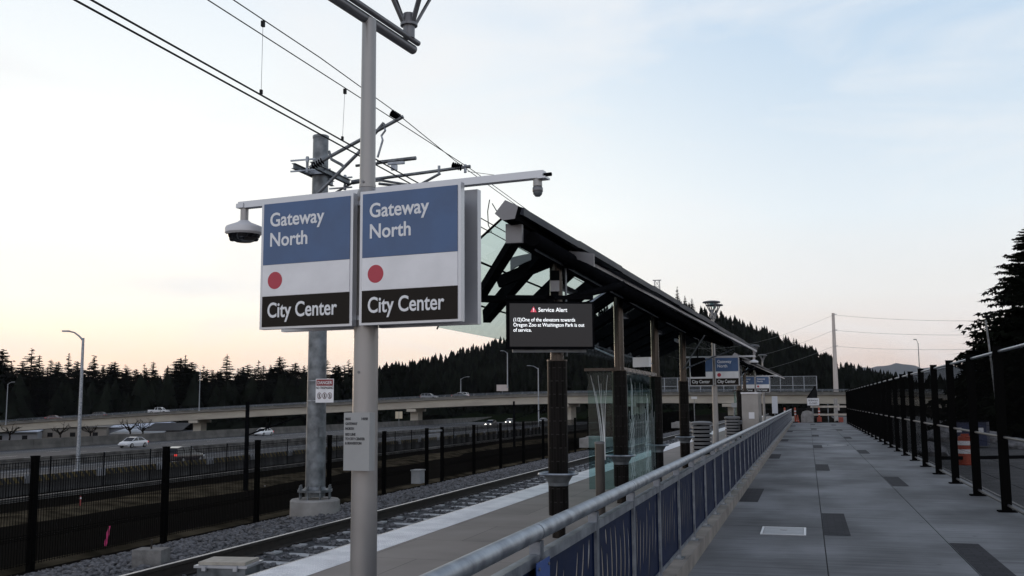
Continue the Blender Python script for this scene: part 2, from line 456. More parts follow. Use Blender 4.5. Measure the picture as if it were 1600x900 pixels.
# gravel lot on the right, dry verge on the left
g = MB(); g.sheet([[(3.25, y, -.60), (60, y, -.60)] for y in (-5, 40, 90, 160)])
M_lot = mat('dark gravel lot', (0.075, 0.075, 0.08), 0.95, col2=(0.03, 0.03, 0.032), scale=1.3, bump=0.5, bscale=14)
struct(g.build('gravel_lot', M_lot))
g = MB()
vr = []
for i in range(60):
    y = 6 + i * 1.9
    o = 0.5 * math.sin(i * .5) + .35 * math.sin(i * 1.3)
    vr.append([(x, y, terrain_z(x, y) + 0.10 + (0.05 if k in (1, 2) else -.16)) for k, x in enumerate((-26.0 - o, -25.0 - o * .6, -23.4 + o * .5, -22.4 + o))])
g.sheet(vr)
struct(g.build('dry_grass_verge', M_drygrass))
g = MB()
vr = []
for i in range(60):
    y = 6 + i * 1.2
    o = 0.12 * math.sin(i * .9)
    vr.append([(x, y, terrain_z(x, y) + (0.07 if k == 1 else -.05)) for k, x in enumerate((-11.8 - o, -11.0, -10.4))])
g.sheet(vr)
struct(g.build('grass_edge', M_drygrass))

# walkway slab with joints and inlaid bricks
WX0, WX1, WY0, WY1 = -1.42, 3.2, -4.0, 85.0
g = MB()
jx = [WX0, 0.13, 1.55, WX1]
jy = [WY0 + 4.6 * k for k in range(20)]
gap = 0.006
for i in range(3):
    for k in range(len(jy) - 1):
        x0, x1, y0, y1 = jx[i] + gap, jx[i + 1] - gap, jy[k] + gap, min(jy[k + 1], WY1) - gap
        g.plate([(x0, y0, -.25), (x1, y0, -.25), (x1, y1, -.25), (x0, y1, -.25)], (0, 0, .25))
g.plate([(WX0, WY0, -.4), (WX1, WY0, -.4), (WX1, WY1, -.4), (WX0, WY1, -.4)], (0, 0, .385), 1)
def inlay(x0, x1, y0, y1):
    g.add([(x0, y0, .004), (x1, y0, .004), (x1, y1, .004), (x0, y1, .004)], [(0, 1, 2, 3)], 2)
for yc in (11.9, 22.9, 35.9, 49.4, 62.5, 75.5):
    inlay(1.56, 1.88, yc - 1.3, yc + 1.3)
for k in range(9):
    y0 = 13.6 + 12.4 * k
    if y0 > 80: break
    inlay(0.14, 0.46, y0, y0 + 2.6)
for k in range(9):
    y0 = 17.75 + 13.4 * k
    if y0 > 80: break
    inlay(-1.195, -0.88, y0, y0 + 2.7)
struct(g.build('walkway', [M_walk, mat('joint filler', (.03, .03, .032), .9), M_inlay]))

g = MB()
for k in range(23):
    y0 = -4 + k * 4.0
    g.plate([(-1.50, y0 + .01, 0.0), (-1.20, y0 + .01, 0.0), (-1.20, y0 + 3.99, 0.0), (-1.50, y0 + 3.99, 0.0)], (0, 0, .15))
struct(g.build('curb', mat('curb concrete', (0.27, 0.245, 0.22), 0.85, col2=(0.16, 0.145, 0.13), scale=2.5, bump=0.2)))

# platform
g = MB()
g.plate([(-4.86, -4, -.6), (-1.505, -4, -.6), (-1.505, 120, -.6), (-4.86, 120, -.6)], (0, 0, .6))
struct(g.build('platform', M_plat))
g = MB()
for k in range(204):
    y0 = -2 + k * .6096
    g.plate([(-5.42, y0 + .003, -.6), (-4.863, y0 + .003, -.6), (-4.863, y0 + .606, -.6), (-5.42, y0 + .606, -.6)], (0, 0, .602))
V, Fc = [], []
for j in range(int((44 - 7.5) / .061)):
    y = 7.5 + j * .061
    for i in range(9):
        x = -5.39 + i * .061
        b0 = len(g.v)
        r0, r1 = .0125, .007
        pts = [(x + r0 * math.cos(a * math.pi / 3), y + r0 * math.sin(a * math.pi / 3), .0021) for a in range(6)] + \
              [(x + r1 * math.cos(a * math.pi / 3), y + r1 * math.sin(a * math.pi / 3), .0085) for a in range(6)]
        g.add(pts, [(a, (a + 1) % 6, 6 + (a + 1) % 6, 6 + a) for a in range(6)] + [(6, 7, 8, 9, 10, 11)])
struct(g.build('tactile_paving', M_tact))

# trackbed and ballast stones
g = MB()
prof = [(-5.45, -.52), (-6.1, -.44), (-6.95, -.46), (-7.7, -.44), (-8.3, -.43), (-9.2, -.46), (-10.1, -.56), (-10.5, -.66)]
g.sheet([[(x, y, z) for x, z in prof] for y in np.linspace(-4, 160, 60)])
struct(g.build('trackbed', mat('ballast bed', (0.07, 0.073, 0.082), 0.9, col2=(0.02, 0.021, 0.024), scale=9, bump=1.0, bscale=16, contrast=(.4, .6))))
ico = []
t = (1 + 5 ** .5) / 2
iv = np.array([(-1, t, 0), (1, t, 0), (-1, -t, 0), (1, -t, 0), (0, -1, t), (0, 1, t), (0, -1, -t), (0, 1, -t), (t, 0, -1), (t, 0, 1), (-t, 0, -1), (-t, 0, 1)]) / np.linalg.norm((1, t, 0))
iff = np.array([(0, 11, 5), (0, 5, 1), (0, 1, 7), (0, 7, 10), (0, 10, 11), (1, 5, 9), (5, 11, 4), (11, 10, 2), (10, 7, 6), (7, 1, 8), (3, 9, 4), (3, 4, 2), (3, 2, 6), (3, 6, 8), (3, 8, 9), (4, 9, 5), (2, 4, 11), (6, 2, 10), (8, 6, 7), (9, 8, 1)])
N = 13000
Ys = 8.5 + (rng.random(N) ** 1.6) * 62
Xs = np.where(rng.random(N) < .68, -10.45 + rng.random(N) * 2.6, -7.6 + rng.random(N) * 2.0)
Zs = np.interp(-Xs, [-p[0] for p in prof], [p[1] for p in prof])
_k = np.abs((Ys - 6.4 + .381) % .762 - .381)
_ok = ~((_k < .14) & (np.abs(Xs + 6.95) < 1.28))
Xs, Ys, Zs = Xs[_ok], Ys[_ok], Zs[_ok]; N = len(Xs)
S = .026 + .022 * rng.random(N) + Ys * .00035
vv = iv[None] * (0.72 + 0.5 * rng.random((N, 12, 1)))
vv = vv * (np.stack([.8 + .6 * rng.random(N), .8 + .6 * rng.random(N), .55 + .4 * rng.random(N)], 1) * S[:, None])[:, None, :]
an = rng.random(N) * 6.28
ca, sa = np.cos(an)[:, None], np.sin(an)[:, None]
vv = np.stack([vv[..., 0] * ca - vv[..., 1] * sa, vv[..., 0] * sa + vv[..., 1] * ca, vv[..., 2]], -1)
vv += np.stack([Xs, Ys, Zs + .012], 1)[:, None, :]
ff = iff[None] + (np.arange(N) * 12)[:, None, None]
struct(npmesh('ballast_stones', vv.reshape(-1, 3), ff.reshape(-1, 3), M_gravel), 'stuff')

# rails and ties: the track
tr = thing('railway_track', 'light rail track of two dark rails on concrete ties in grey ballast', 'railway track', (-6.95, 0, -.43))
def rail_mb(x):
    b = MB()
    pr_ = [(-.07, -.0), (.07, 0), (.07, .012), (.012, .03), (.010, .125), (.036, .14), (.036, .172), (.028, .18), (-.028, .18), (-.036, .172), (-.036, .14), (-.010, .125), (-.012, .03), (-.07, .012)]
    n = len(pr_)
    for y0, y1 in ((-4, 170),):
        vs = [(x + a, y0, -.43 + c) for a, c in pr_] + [(x + a, y1, -.43 + c) for a, c in pr_]
        b.add(vs, [(i, (i + 1) % n, n + (i + 1) % n, n + i) for i in range(n)])
        for i in range(len(b.m)): b.m[i] = 1 if i in (7,) else 0
    return b
for x in (-6.232, -7.668):
    rail_mb(x).build('rail', [M_rail_side, M_rail_top], tr, world=True)
tp = None
for k in range(70):
    y = 6.4 + k * .762
    b = MB()
    b.plate([(-1.25, -.12, -.12), (1.25, -.12, -.12), (1.25, .12, -.12), (-1.25, .12, -.12)], (0, 0, .10))
    b.plate([(-1.25, -.11, -.02), (-.5, -.11, -.02), (-.5, .11, -.02), (-1.25, .11, -.02)], (0, 0, .028))
    b.plate([(.5, -.11, -.02), (1.25, -.11, -.02), (1.25, .11, -.02), (.5, .11, -.02)], (0, 0, .028))
    if tp is None:
        for sx in (-1, 1):
            for q in (-.09, .09): b.box((sx * .718 + q, 0, .012), (.05, .08, .036), mi=1)
        tp = b.build('tie', [M_tie, M_rail_side], tr)
        q = tp
    else:
        q = copy_tree(tp, tr)
    q.location = (0, y, 0.0)

# freeway: two carriageways, lane lines
g = MB()
g.sheet([[(-72.2, y, -4.2), (-52.2, y, -4.2)] for y in (-40, 100, 300, 700)])
g.sheet([[(-103.5, y, -4.2), (-73.0, y, -4.2)] for y in (-40, 100, 300, 700)])
for x in (-55.5, -59.2, -62.9, -66.6, -69.8, -76, -79.7, -83.4, -87.1, -90.8, -94.5, -99):
    dash = x not in (-55.5, -69.8, -76, -99)
    y = 0
    while y < 600:
        L = 3 if dash else 12
        g.add([(x - .07, y, -4.196), (x + .07, y, -4.196), (x + .07, y + L, -4.196), (x - .07, y + L, -4.196)], [(0, 1, 2, 3)], 1)
        y += 12
struct(g.build('freeway', [mat('freeway pavement', (0.095, 0.097, 0.102), 0.85, spec=0.1, col2=(0.06, 0.061, 0.065), scale=0.25, stretch=(3, .06, 1)), mat('road paint', (0.6, 0.6, 0.6), 0.7)]))
def jersey(x, y0, y1, h, zb, w=0.6):
    b = MB()
    prof = [(-w / 2, 0), (w / 2, 0), (w / 2, .08), (w * .28, .33 * h + .05), (w * .17, h), (-w * .17, h), (-w * .28, .33 * h + .05), (-w / 2, .08)]
    n = len(prof); y = y0
    while y < y1:
        ye = y + 5.96
        b.add([(x + a, y, zb + c) for a, c in prof] + [(x + a, ye, zb + c) for a, c in prof],
              [(i, (i + 1) % n, n + (i + 1) % n, n + i) for i in range(n)] + [tuple(range(n)), tuple(range(2 * n - 1, n - 1, -1))])
        y += 6.0
    return b
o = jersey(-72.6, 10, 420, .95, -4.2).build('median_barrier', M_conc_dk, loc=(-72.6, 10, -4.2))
tag(o, 'dark concrete median barrier running between the two freeway carriageways', 'barrier')
o = jersey(-103.9, 20, 330, 1.35, -4.2, .7).build('freeway_wall', mat('far barrier concrete', (0.13, 0.122, 0.112), 0.9, col2=(0.065, 0.062, 0.057), scale=.5), loc=(-103.9, 20, -4.2))
tag(o, 'tall concrete barrier along the far edge of the freeway', 'barrier')

# near barrier with chevron band
cb = thing('shoulder_barrier', 'freeway shoulder barrier with yellow and black chevron band and white squares', 'barrier', (-51.6, 10, -4.3))
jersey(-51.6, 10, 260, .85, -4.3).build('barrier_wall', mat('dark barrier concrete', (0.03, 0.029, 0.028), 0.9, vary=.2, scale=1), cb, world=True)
def mat_chev():
    m = mat('yellow black chevron', (0.3, 0.2, 0.02), 0.7)
    n, l = m.node_tree.nodes, m.node_tree.links
    tc = n.new('ShaderNodeTexCoord'); sp = n.new('ShaderNodeSeparateXYZ'); l.new(tc.outputs['Object'], sp.inputs[0])
    ad = n.new('ShaderNodeMath'); ad.operation = 'ADD'; l.new(sp.outputs['Y'], ad.inputs[0]); l.new(sp.outputs['Z'], ad.inputs[1])
    fr = n.new('ShaderNodeMath'); fr.operation = 'FRACT'; 
    sc = n.new('ShaderNodeMath'); sc.operation = 'MULTIPLY'; sc.inputs[1].default_value = 1.4; l.new(ad.outputs[0], sc.inputs[0]); l.new(sc.outputs[0], fr.inputs[0])
    gt = n.new('ShaderNodeMath'); gt.operation = 'GREATER_THAN'; gt.inputs[1].default_value = .5; l.new(fr.outputs[0], gt.inputs[0])
    mx = n.new('ShaderNodeMix'); mx.data_type = 'RGBA'; l.new(gt.outputs[0], mx.inputs['Factor'])
    mx.inputs['A'].default_value = (.02, .02, .02, 1); mx.inputs['B'].default_value = (.10, .072, .02, 1)
    l.new(mx.outputs['Result'], n['Principled BSDF'].inputs['Base Color'])
    return m
b = MB(); b.box((-51.38, 110, -3.25), (.06, 200, .42)); b.build('chevron_band', mat_chev(), cb, world=True)
wsq = None
for k in range(22):
    if wsq is None:
        b = MB(); b.box((.29, 0, 1.08), (.05, 1.0, .62)); wsq = b.build('white_square', mat('dull white panel', (.20, .205, .22), .7, vary=.15, scale=2), cb); q = wsq
    else:
        q = wsq.copy(); C.objects.link(q)
    q.location = (0, 40 + k * 7.2, 0)

# retaining kerb beyond the verge
b = MB()
b.sheet([[(-30.0, y, -3.3), (-30.0, y, -1.86), (-29.72, y, -1.86), (-29.72, y, -2.2)] for y in np.linspace(0, 160, 40)])
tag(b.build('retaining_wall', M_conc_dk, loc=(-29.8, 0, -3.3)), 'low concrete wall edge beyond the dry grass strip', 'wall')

# ------------------------------------------------------------------ overpass bridge
knots = [(-330, 285, 697), (-150, 284, 680), (0, 283, 664), (150, 282, 654), (300, 280, 645), (450, 279, 637), (600, 278, 629), (740, 272, 622.5), (855, 266, 619), (1000, 256, 617.5), (1200, 237, 617), (1300, 226, 617), (1410, 211, 618), (1480, 203, 623), (1600, 188, 627), (1800, 165, 633)]
kp = [at(px, py, D=D) for px, D, py in knots]
def cr(pts, n=8):
    out = []
    for i in range(len(pts) - 1):
        p0, p1, p2, p3 = pts[max(i - 1, 0)], pts[i], pts[i + 1], pts[min(i + 2, len(pts) - 1)]
        for k in range(n):
            t = k / n
            out.append(0.5 * ((2 * p1) + (p2 - p0) * t + (2 * p0 - 5 * p1 + 4 * p2 - p3) * t * t + (3 * p1 - p0 - 3 * p2 + p3) * t ** 3))
    out.append(pts[-1])
    return out
bp = cr(kp, 6)
def frame(i):
    d = (bp[min(i + 1, len(bp) - 1)] - bp[max(i - 1, 0)]); d.z = 0; d.normalize()
    return d, Vector((-d.y, d.x, 0))           # tangent (towards the right), normal pointing away from the camera
W = 12.5
br = thing('overpass_bridge', 'long cream concrete overpass curving across behind the freeway and platform', 'bridge', bp[30])
def ext(prof, name, m, step=1, smooth=False):
    b = MB(); n = len(prof); rows_ = []
    for i in range(len(bp)):
        d, nn = frame(i)
        rows_.append([bp[i] + nn * a + Vector((0, 0, c)) for a, c in prof])
    vs = [p for r in rows_ for p in r]
    b.add(vs, [(i * n + k, i * n + (k + 1) % n, (i + 1) * n + (k + 1) % n, (i + 1) * n + k) for i in range(len(rows_) - 1) for k in range(n)])
    return b.build(name, m, br, world=True)
ext([(0, 0), (0, .25), (W, .25), (W, 0), (W - 1.2, -.05), (1.2, -.05)], 'deck', mat('deck edge concrete', (.17, .16, .145), .9, vary=.2, scale=.4))
ext([(.7, -.06), (.9, -2.0), (2.2, -2.1), (W - 2.2, -2.1), (W - .9, -2.0), (W - .7, -.06)], 'girder', M_girder)
ext([(.05, .26), (.05, .74), (.35, .74), (.45, .26)], 'parapet', mat('parapet concrete', (.14, .135, .12), .9, col2=(.075, .072, .066), scale=.5))
ext([(W - .45, .26), (W - .35, .74), (W - .05, .74), (W - .05, .26)], 'parapet', _mats['parapet concrete'])
for off in (.2, W - .2):
    b = MB()
    for z in (.98, 1.25):
        b.tube([bp[i] + frame(i)[1] * off + Vector((0, 0, z)) for i in range(len(bp))], .06, 6)
    for i in range(len(bp) - 1):
        L = (bp[i + 1] - bp[i]).length; k = max(1, int(L / 2.6))
        for j in range(k):
            p = bp[i].lerp(bp[i + 1], j / k) + frame(i)[1] * off
            b.bar(p + Vector((0, 0, .74)), p + Vector((0, 0, 1.27)), .14, .14)
    b.build('handrail', M_galv_dark, br, world=True)
def on_bridge(px):
    best = None
    for i in range(len(bp) - 1):
        for k in range(10):
            p = bp[i].lerp(bp[i + 1], k / 10)
            c = CM.T @ (np.array(p) - np.array([0, 0, EYE]))
            x = 800 + F * c[0] / -c[2]
            if best is None or abs(x - px) < best[0]: best = (abs(x - px), p, frame(i))
    return best[1], best[2][0], best[2][1]
for px in (300, 640, 880, 985, 1135, 1330, 1492):
    p, d, nn = on_bridge(px)
    b = MB()
    gz = terrain_z(p.x, p.y) - 1
    rz = math.atan2(d.y, d.x)
    c = p + nn * (W / 2)
    b.box((c.x, c.y, (p.z - 2.9 + gz) / 2), (2.2, 4.6, p.z - 2.9 - gz), rz)
    b.box((c.x, c.y, p.z - 2.5), (2.6, W - 1.8, .76), rz)
    b.build('pier', M_girder, br, world=True)
# throw fence over the part of the overpass next to the platform
def bridge_fence(pxa, pxb, h=4.3):
    pa, d, nn = on_bridge(pxa); pb, _, _ = on_bridge(pxb)
    n = 14
    mesh = MB(); posts = MB()
    for k in range(n + 1):
        p, d, nn = on_bridge(pxa + (pxb - pxa) * k / n); p = p + nn * .6
        posts.bar(p + Vector((0, 0, .3)), p + Vector((0, 0, h)), .16, .16)
        if k:
            for z in (1.3, 2.2, h): posts.bar(q + Vector((0, 0, z)), p + Vector((0, 0, z)), .10, .10)
            for j in range(12):
                r = q.lerp(p, j / 12)
                mesh.bar(r + Vector((0, 0, .4)), r + Vector((0, 0, h)), .035, .035)
            for j in range(1, 14):
                z = .4 + (h - .4) * j / 14
                mesh.bar(q + Vector((0, 0, z)), p + Vector((0, 0, z)), .03, .03)
        q = p
    return posts, mesh
fo = thing('bridge_fence', 'tall galvanised mesh fence on the overpass parapet behind the platform', 'fence', on_bridge(1150)[0])
pm, mm = bridge_fence(1020, 1274)
pm.build('fence_frame', M_galv, fo, world=True); mm.build('mesh', M_galv_dark, fo, world=True)

# ------------------------------------------------------------------ trees
def conifer(seed, H, Rr, nwh, nb, nt, leafm, name_parent, trunk_r=None, wild=0.25, lean=0.0, base=0.06, tw=1.0, power=0.85):
    r = np.random.default_rng(seed)
    V, Fa = [], []
    def tri(a, b, c):
        o = len(V); V.extend((a, b, c)); Fa.append((o, o + 1, o + 2))
    for w in range(nwh):
        t = base + (1 - base) * (w + r.random() * .8) / nwh
        if t > .99: t = .99
        rad = Rr * ((1 - t) ** power) * (0.55 + 0.45 * min(1, (t + .12) / .3)) + .04 * Rr
        k = max(3, int(nb * (0.5 + 0.5 * (1 - t)) + r.random()))
        a0 = r.random() * 6.28
        for j in range(k):
            az = a0 + 6.283 * j / k + r.normal() * .25
            L = rad * (1 - wild + 2 * wild * r.random()) * (1.25 if r.random() < .12 else 1)
            z0 = H * t + r.normal() * .012 * H
            droop = (.22 + .25 * r.random()) * (1 - t * .9) - .12 * t
            ca, sa = math.cos(az), math.sin(az)
            for s_ in range(nt):
                s = (s_ + .35 + .5 * r.random()) / nt
                px, py = ca * L * s, sa * L * s
                pz = z0 - droop * L * s * (1.5 - .6 * s) + r.normal() * .02 * L
                tl = (0.30 * L * (1 - .55 * s) + .035 * Rr) * (0.7 + .7 * r.random()) * tw
                bw = tl * .30
                for sd in (-1, 1):
                    ang = az + sd * (.55 + .5 * r.random())
                    dx, dy = math.cos(ang), math.sin(ang)
                    dz = -.25 - .35 * r.random()
                    tri((px - sa * 0 - dy * bw, py + dx * bw, pz + .06 * tl), (px + dy * bw, py - dx * bw, pz - .16 * tl), (px + dx * tl, py + dy * tl, pz + dz * tl))
                # hanging sprig
                tri((px - ca * bw, py - sa * bw, pz), (px + ca * bw, py + sa * bw, pz), (px + ca * bw * .5 * r.normal(), py + sa * bw * r.normal() * .5, pz - tl * .7))
            # tip
            px, py = ca * L, sa * L; pz = z0 - droop * L * .9
            tl = .14 * L + .02 * Rr
            tri((ca * L * .8 - sa * tl * .4, sa * L * .8 + ca * tl * .4, z0 - droop * L * .85), (ca * L * .8 + sa * tl * .4, sa * L * .8 - ca * tl * .4, z0 - droop * L * .85), (px + ca * tl, py + sa * tl, pz - tl * .2))
    # leader
    for j in range(5):
        a = 6.28 * j / 5
        tri((.02 * Rr, 0, H * .96), (-.02 * Rr, .0, H * .96), (0.03 * Rr * math.cos(a), .03 * Rr * math.sin(a), H * 1.015))
    return np.array(V), np.array(Fa)

def make_tree(name, seed, H, Rr, label, cat, group, loc, nwh=26, nb=8, nt=6, leafm=M_leaf2, **kw):
    root = thing(name, label, cat, loc, 0, group)
    v, f = conifer(seed, H, Rr, nwh, nb, nt, leafm, None, **kw)
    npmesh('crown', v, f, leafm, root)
    b = MB(); b.tube([(0, 0, -1.0), (0, 0, H * .45), (0, 0, H * .97)], [Rr * .075, Rr * .05, .01 * Rr], 6)
    b.build('trunk', M_bark, root)
    return root

TL = 'dark conifer in the dense tree line behind the overpass'
TG = 'conifers in the tree line behind the overpass'
protos = []
specs = [(26, 4.6, .22, .85), (28, 4.0, .3, .8), (24, 5.2, .35, .7), (30, 4.4, .25, .9), (25, 5.6, .4, .62), (27, 3.6, .25, .85)]
for i, (H, Rr, wd, pw) in enumerate(specs):
    protos.append((make_tree('conifer_tree', 100 + i, H, Rr, TL, 'tree', TG, (0, 0, 0), nwh=40, nb=9, nt=6, wild=wd, power=pw, tw=1.25), H))
used = set()
def place_tree(i, loc, h, rz, label=None, group=TG, fat=1.0):
    p, H = protos[i]
    if i not in used:
        used.add(i); q = p
    else:
        q = copy_tree(p)
    s = h / H
    q.location = loc; q.scale = (s * fat, s * fat, s); q.rotation_euler = (0, 0, rz)
    q['label'] = label or TL; q['group'] = group
    return q
# skyline of the tree line, from the left edge to the hill: (px, py of the tip)
sky_l = [(-60, 560), (-25, 552), (5, 545), (18, 566), (35, 566), (50, 545), (62, 556), (80, 561), (92, 566), (108, 553), (122, 566), (140, 570), (148, 555), (162, 575), (180, 566), (197, 571), (213, 578), (226, 569), (240, 566), (262, 572), (283, 560), (290, 556), (300, 567), (318, 572), (331, 578), (355, 554), (340, 580), (375, 576), (387, 571), (404, 564), (412, 572), (424, 574), (437, 558), (448, 580), (462, 568), (475, 572), (486, 576), (510, 560), (524, 571), (545, 563), (556, 572), (568, 580), (530, 574), (600, 574), (612, 569), (624, 571), (636, 575), (645, 566)]
for k, (px, py) in enumerate(sky_l):
    D = 335 + 30 * random.random() + (20 if py > 572 else 0)
    p = at(px, py, D=D); base = -10.0
    lab = None
    place_tree(k % 6, (p.x, p.y, base), p.z - base, random.random() * 6.28, lab, fat=random.uniform(1.35, 2.0))
for k in range(96):     # a second row that fills the gaps between them
    px = -70 + k * 7.8 + random.uniform(-6, 6); D = 385 + 40 * random.random()
    p = at(px, random.uniform(570, 586), D=D); base = -9
    place_tree(k % 6, (p.x, p.y, base), p.z - base, random.random() * 6.28, fat=random.uniform(1.4, 2.0))
# the wood behind and below: one mass
def woodland(name, pts, seed, m, taper=.22):
    r = np.random.default_rng(seed); V = []; Fa = []
    for (x, y, z, h) in pts:
        rad = h * taper * (0.8 + .5 * r.random()); nl = 6
        for l in range(nl):
            z0 = z + h * (.05 + .95 * l / nl); z1 = min(z + h, z0 + h * .34 * (1 - .3 * l / nl)); rr = rad * (1 - l / nl) * (0.85 + .3 * r.random()) + .02 * h
            n = 9; o = len(V); a0 = r.random() * 6.28
            for k in range(n):
                q = rr * (0.6 + .7 * r.random()); a = a0 + 6.283 * k / n
                V.append((x + q * math.cos(a), y + q * math.sin(a), z0 - .05 * h * r.random()))
            V.append((x + r.normal() * .01 * h, y, z1))
            Fa += [(o + k, o + (k + 1) % n, o + n) for k in range(n)]
    return npmesh(name, V, Fa, m)
pts = []
for k in range(520):
    px = random.uniform(-250, 700); D = random.uniform(318, 430)
    p = at(px, 634, D=D); pts.append((p.x, p.y, -10, random.uniform(15, 23)))
struct(woodland('woodland_understorey', pts, 3, M_leaf2, .3), 'stuff')

# the wooded hill
ridge = [(560, 604), (620, 600), (680, 588), (740, 572), (800, 555), (860, 535), (940, 512), (1000, 500), (1060, 499), (1110, 512), (1160, 529), (1210, 546), (1250, 565), (1290, 584), (1330, 600), (1370, 612), (1430, 622)]
def ridge_y(px): return float(np.interp(px, [a for a, _ in ridge], [c for _, c in ridge]))
hrows = []
hpx = list(range(540, 1461, 20))
prf = [(300, 0.0), (340, .06), (400, .26), (470, .55), (540, .82), (610, 1.0), (680, .9), (800, .3), (900, 0.0)]
def hill_pt(px, D, f):
    top = at(px, ridge_y(px), D=610).z
    edge = min(1, max(0, (px - 540) / 60)) * min(1, max(0, (1460 - px) / 60))
    p = at(px, 634, D=D)
    return Vector((p.x, p.y, -5 + (top + 5) * f * edge))
for D, f in prf:
    hrows.append([hill_pt(px, D, f) for px in hpx])
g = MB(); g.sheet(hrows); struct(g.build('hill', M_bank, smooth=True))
pts = []
for k in range(3600):
    px = random.uniform(590, 1440); D = random.uniform(345, 600)
    f = float(np.interp(D, [a for a, _ in prf], [c for _, c in prf]))
    p = hill_pt(px, D, f); pts.append((p.x, p.y, p.z - 1, random.uniform(8, 16)))
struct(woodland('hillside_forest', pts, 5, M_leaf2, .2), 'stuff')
HG = 'conifers along the crest of the wooded hill'
HL = 'dark conifer on the crest of the wooded hill behind the shelter'
ridge_t = [(655, 570), (668, 562), (680, 566), (690, 558), (702, 560), (713, 552), (722, 556), (735, 548), (748, 541), (757, 548), (768, 536), (780, 530), (792, 528), (810, 520), (828, 512), (850, 505), (875, 498), (900, 490), (930, 482), (960, 475), (985, 468), (1005, 462), (1037, 472), (1058, 448), (1070, 462), (1081, 466), (1096, 482), (1104, 484), (1133, 497), (1142, 503), (1152, 499), (1160, 508), (1168, 506), (1178, 512), (1187, 512), (1198, 516), (1206, 515), (1215, 521), (1224, 524), (1232, 529), (1240, 528), (1249, 538), (1257, 541), (1264, 546), (1272, 549), (1281, 556), (1290, 561), (1297, 563), (1306, 568), (1315, 572), (1322, 574), (1331, 580), (1340, 582)]
for k, (px, py) in enumerate(ridge_t):
    D = 590 + 25 * random.random()
    p = at(px, py, D=D); bz = hill_pt(px, 610, 1.0).z - 2
    h = max(9, p.z - bz)
    place_tree([0, 1, 3, 5][k % 4], (p.x, p.y, p.z - h), h, random.random() * 6.28, HL, HG, fat=random.uniform(1.0, 1.5))
# low wood beyond the right part of the overpass
pts = []
for k in range(260):
    px = random.uniform(1330, 1720); D = random.uniform(300, 420)
    p = at(px, 634, D=D); q = at(px, random.uniform(585, 594), D=D); pts.append((p.x, p.y, -6, (q.z + 6) * random.uniform(.75, 1.1)))
struct(woodland('far_wood', pts, 9, M_leaf2, .2), 'stuff')
# distant mountains
g = MB(); rr_ = []
for px in range(1250, 1720, 10):
    y = 578 - 9 * math.exp(-((px - 1395) / 38) ** 2) - 5 * math.exp(-((px - 1480) / 50) ** 2) - 1.6 * math.sin(px * .09) - 1.2 * math.sin(px * .23)
    a = at(px, 634, D=11500); t = at(px, y, D=12500); c = at(px, 634, D=13800)
    rr_.append([(a.x, a.y, -12), (t.x, t.y, t.z), (c.x, c.y, -12)])
g.sheet(rr_); struct(g.build('mountains', mat('mountain forest', (.03, .04, .04), 1.0, vary=.1, scale=.003)))

# near big conifer at the right edge
bt = make_tree('tall_conifer', 77, 13.6, 4.9, 'large dark conifer with drooping branches rising at the right edge behind the fence', 'tree', None, (at(1622, 634, D=62).x, at(1622, 634, D=62).y, -1.2), nwh=60, nb=14, nt=24, leafm=M_leaf, wild=.42, tw=.5, power=.75)
bt2 = make_tree('broad_conifer', 78, 7.5, 4.2, 'lower dark conifer beside the large one, seen through the right fence', 'tree', None, (at(1572, 634, D=66).x, at(1572, 634, D=66).y, -1.2), nwh=40, nb=14, nt=20, leafm=M_leaf, wild=.4, tw=.6, power=.5)

# pruned bare trees in front of the white buildings
def bare_tree(px, py, D, h, seed, label):
    p = at(px, py, D=D)
    r = random.Random(seed)
    root = thing('bare_tree', label, 'tree', (p.x, p.y, p.z))
    tb = MB(); tb.tube([(0, 0, -.5), (.05 * h, 0, h * .25), (.02 * h, 0, h * .45)], [h * .055, h * .045, h * .04], 7)
    tb.build('trunk', M_bark, root)
    cbm = MB()
    for k in range(9):
        a = k * 2.4 + r.random(); L = h * r.uniform(.35, .7)
        pts_ = [(0.02 * h, 0, h * r.uniform(.28, .45))]
        for j in range(1, 4):
            s = j / 3
            pts_.append((math.cos(a) * L * s + r.uniform(-.04, .04) * h, math.sin(a) * L * s * .8, h * .4 + L * (.25 + .75 * r.random()) * s))
        cbm.tube(pts_, [h * .03, h * .024, h * .02, h * .008], 5)
        for j in range(4):
            e = Vector(pts_[2]).lerp(Vector(pts_[3]), r.random()); q = e + Vector((r.uniform(-.2, .2), r.uniform(-.2, .2), r.uniform(0, .25))) * h
            cbm.tube([e, q], [h * .011, h * .003], 4)
    cbm.build('branches', M_bark, root)
for px, py, h, lab in ((14, 690, 5.0, 'bare pruned tree at the far left in front of a white roof'), (93, 688, 4.6, 'bare pruned tree with upright limbs before the beige building'), (140, 687, 4.6, 'bare pruned tree with a forked crown, right of the tall light pole'),
                       (202, 684, 5.2, 'bare pruned tree above the silver sedan'), (222, 683, 4.6, 'small leaning bare tree right of the silver sedan')):
    bare_tree(px, py, 268, h, px, lab)

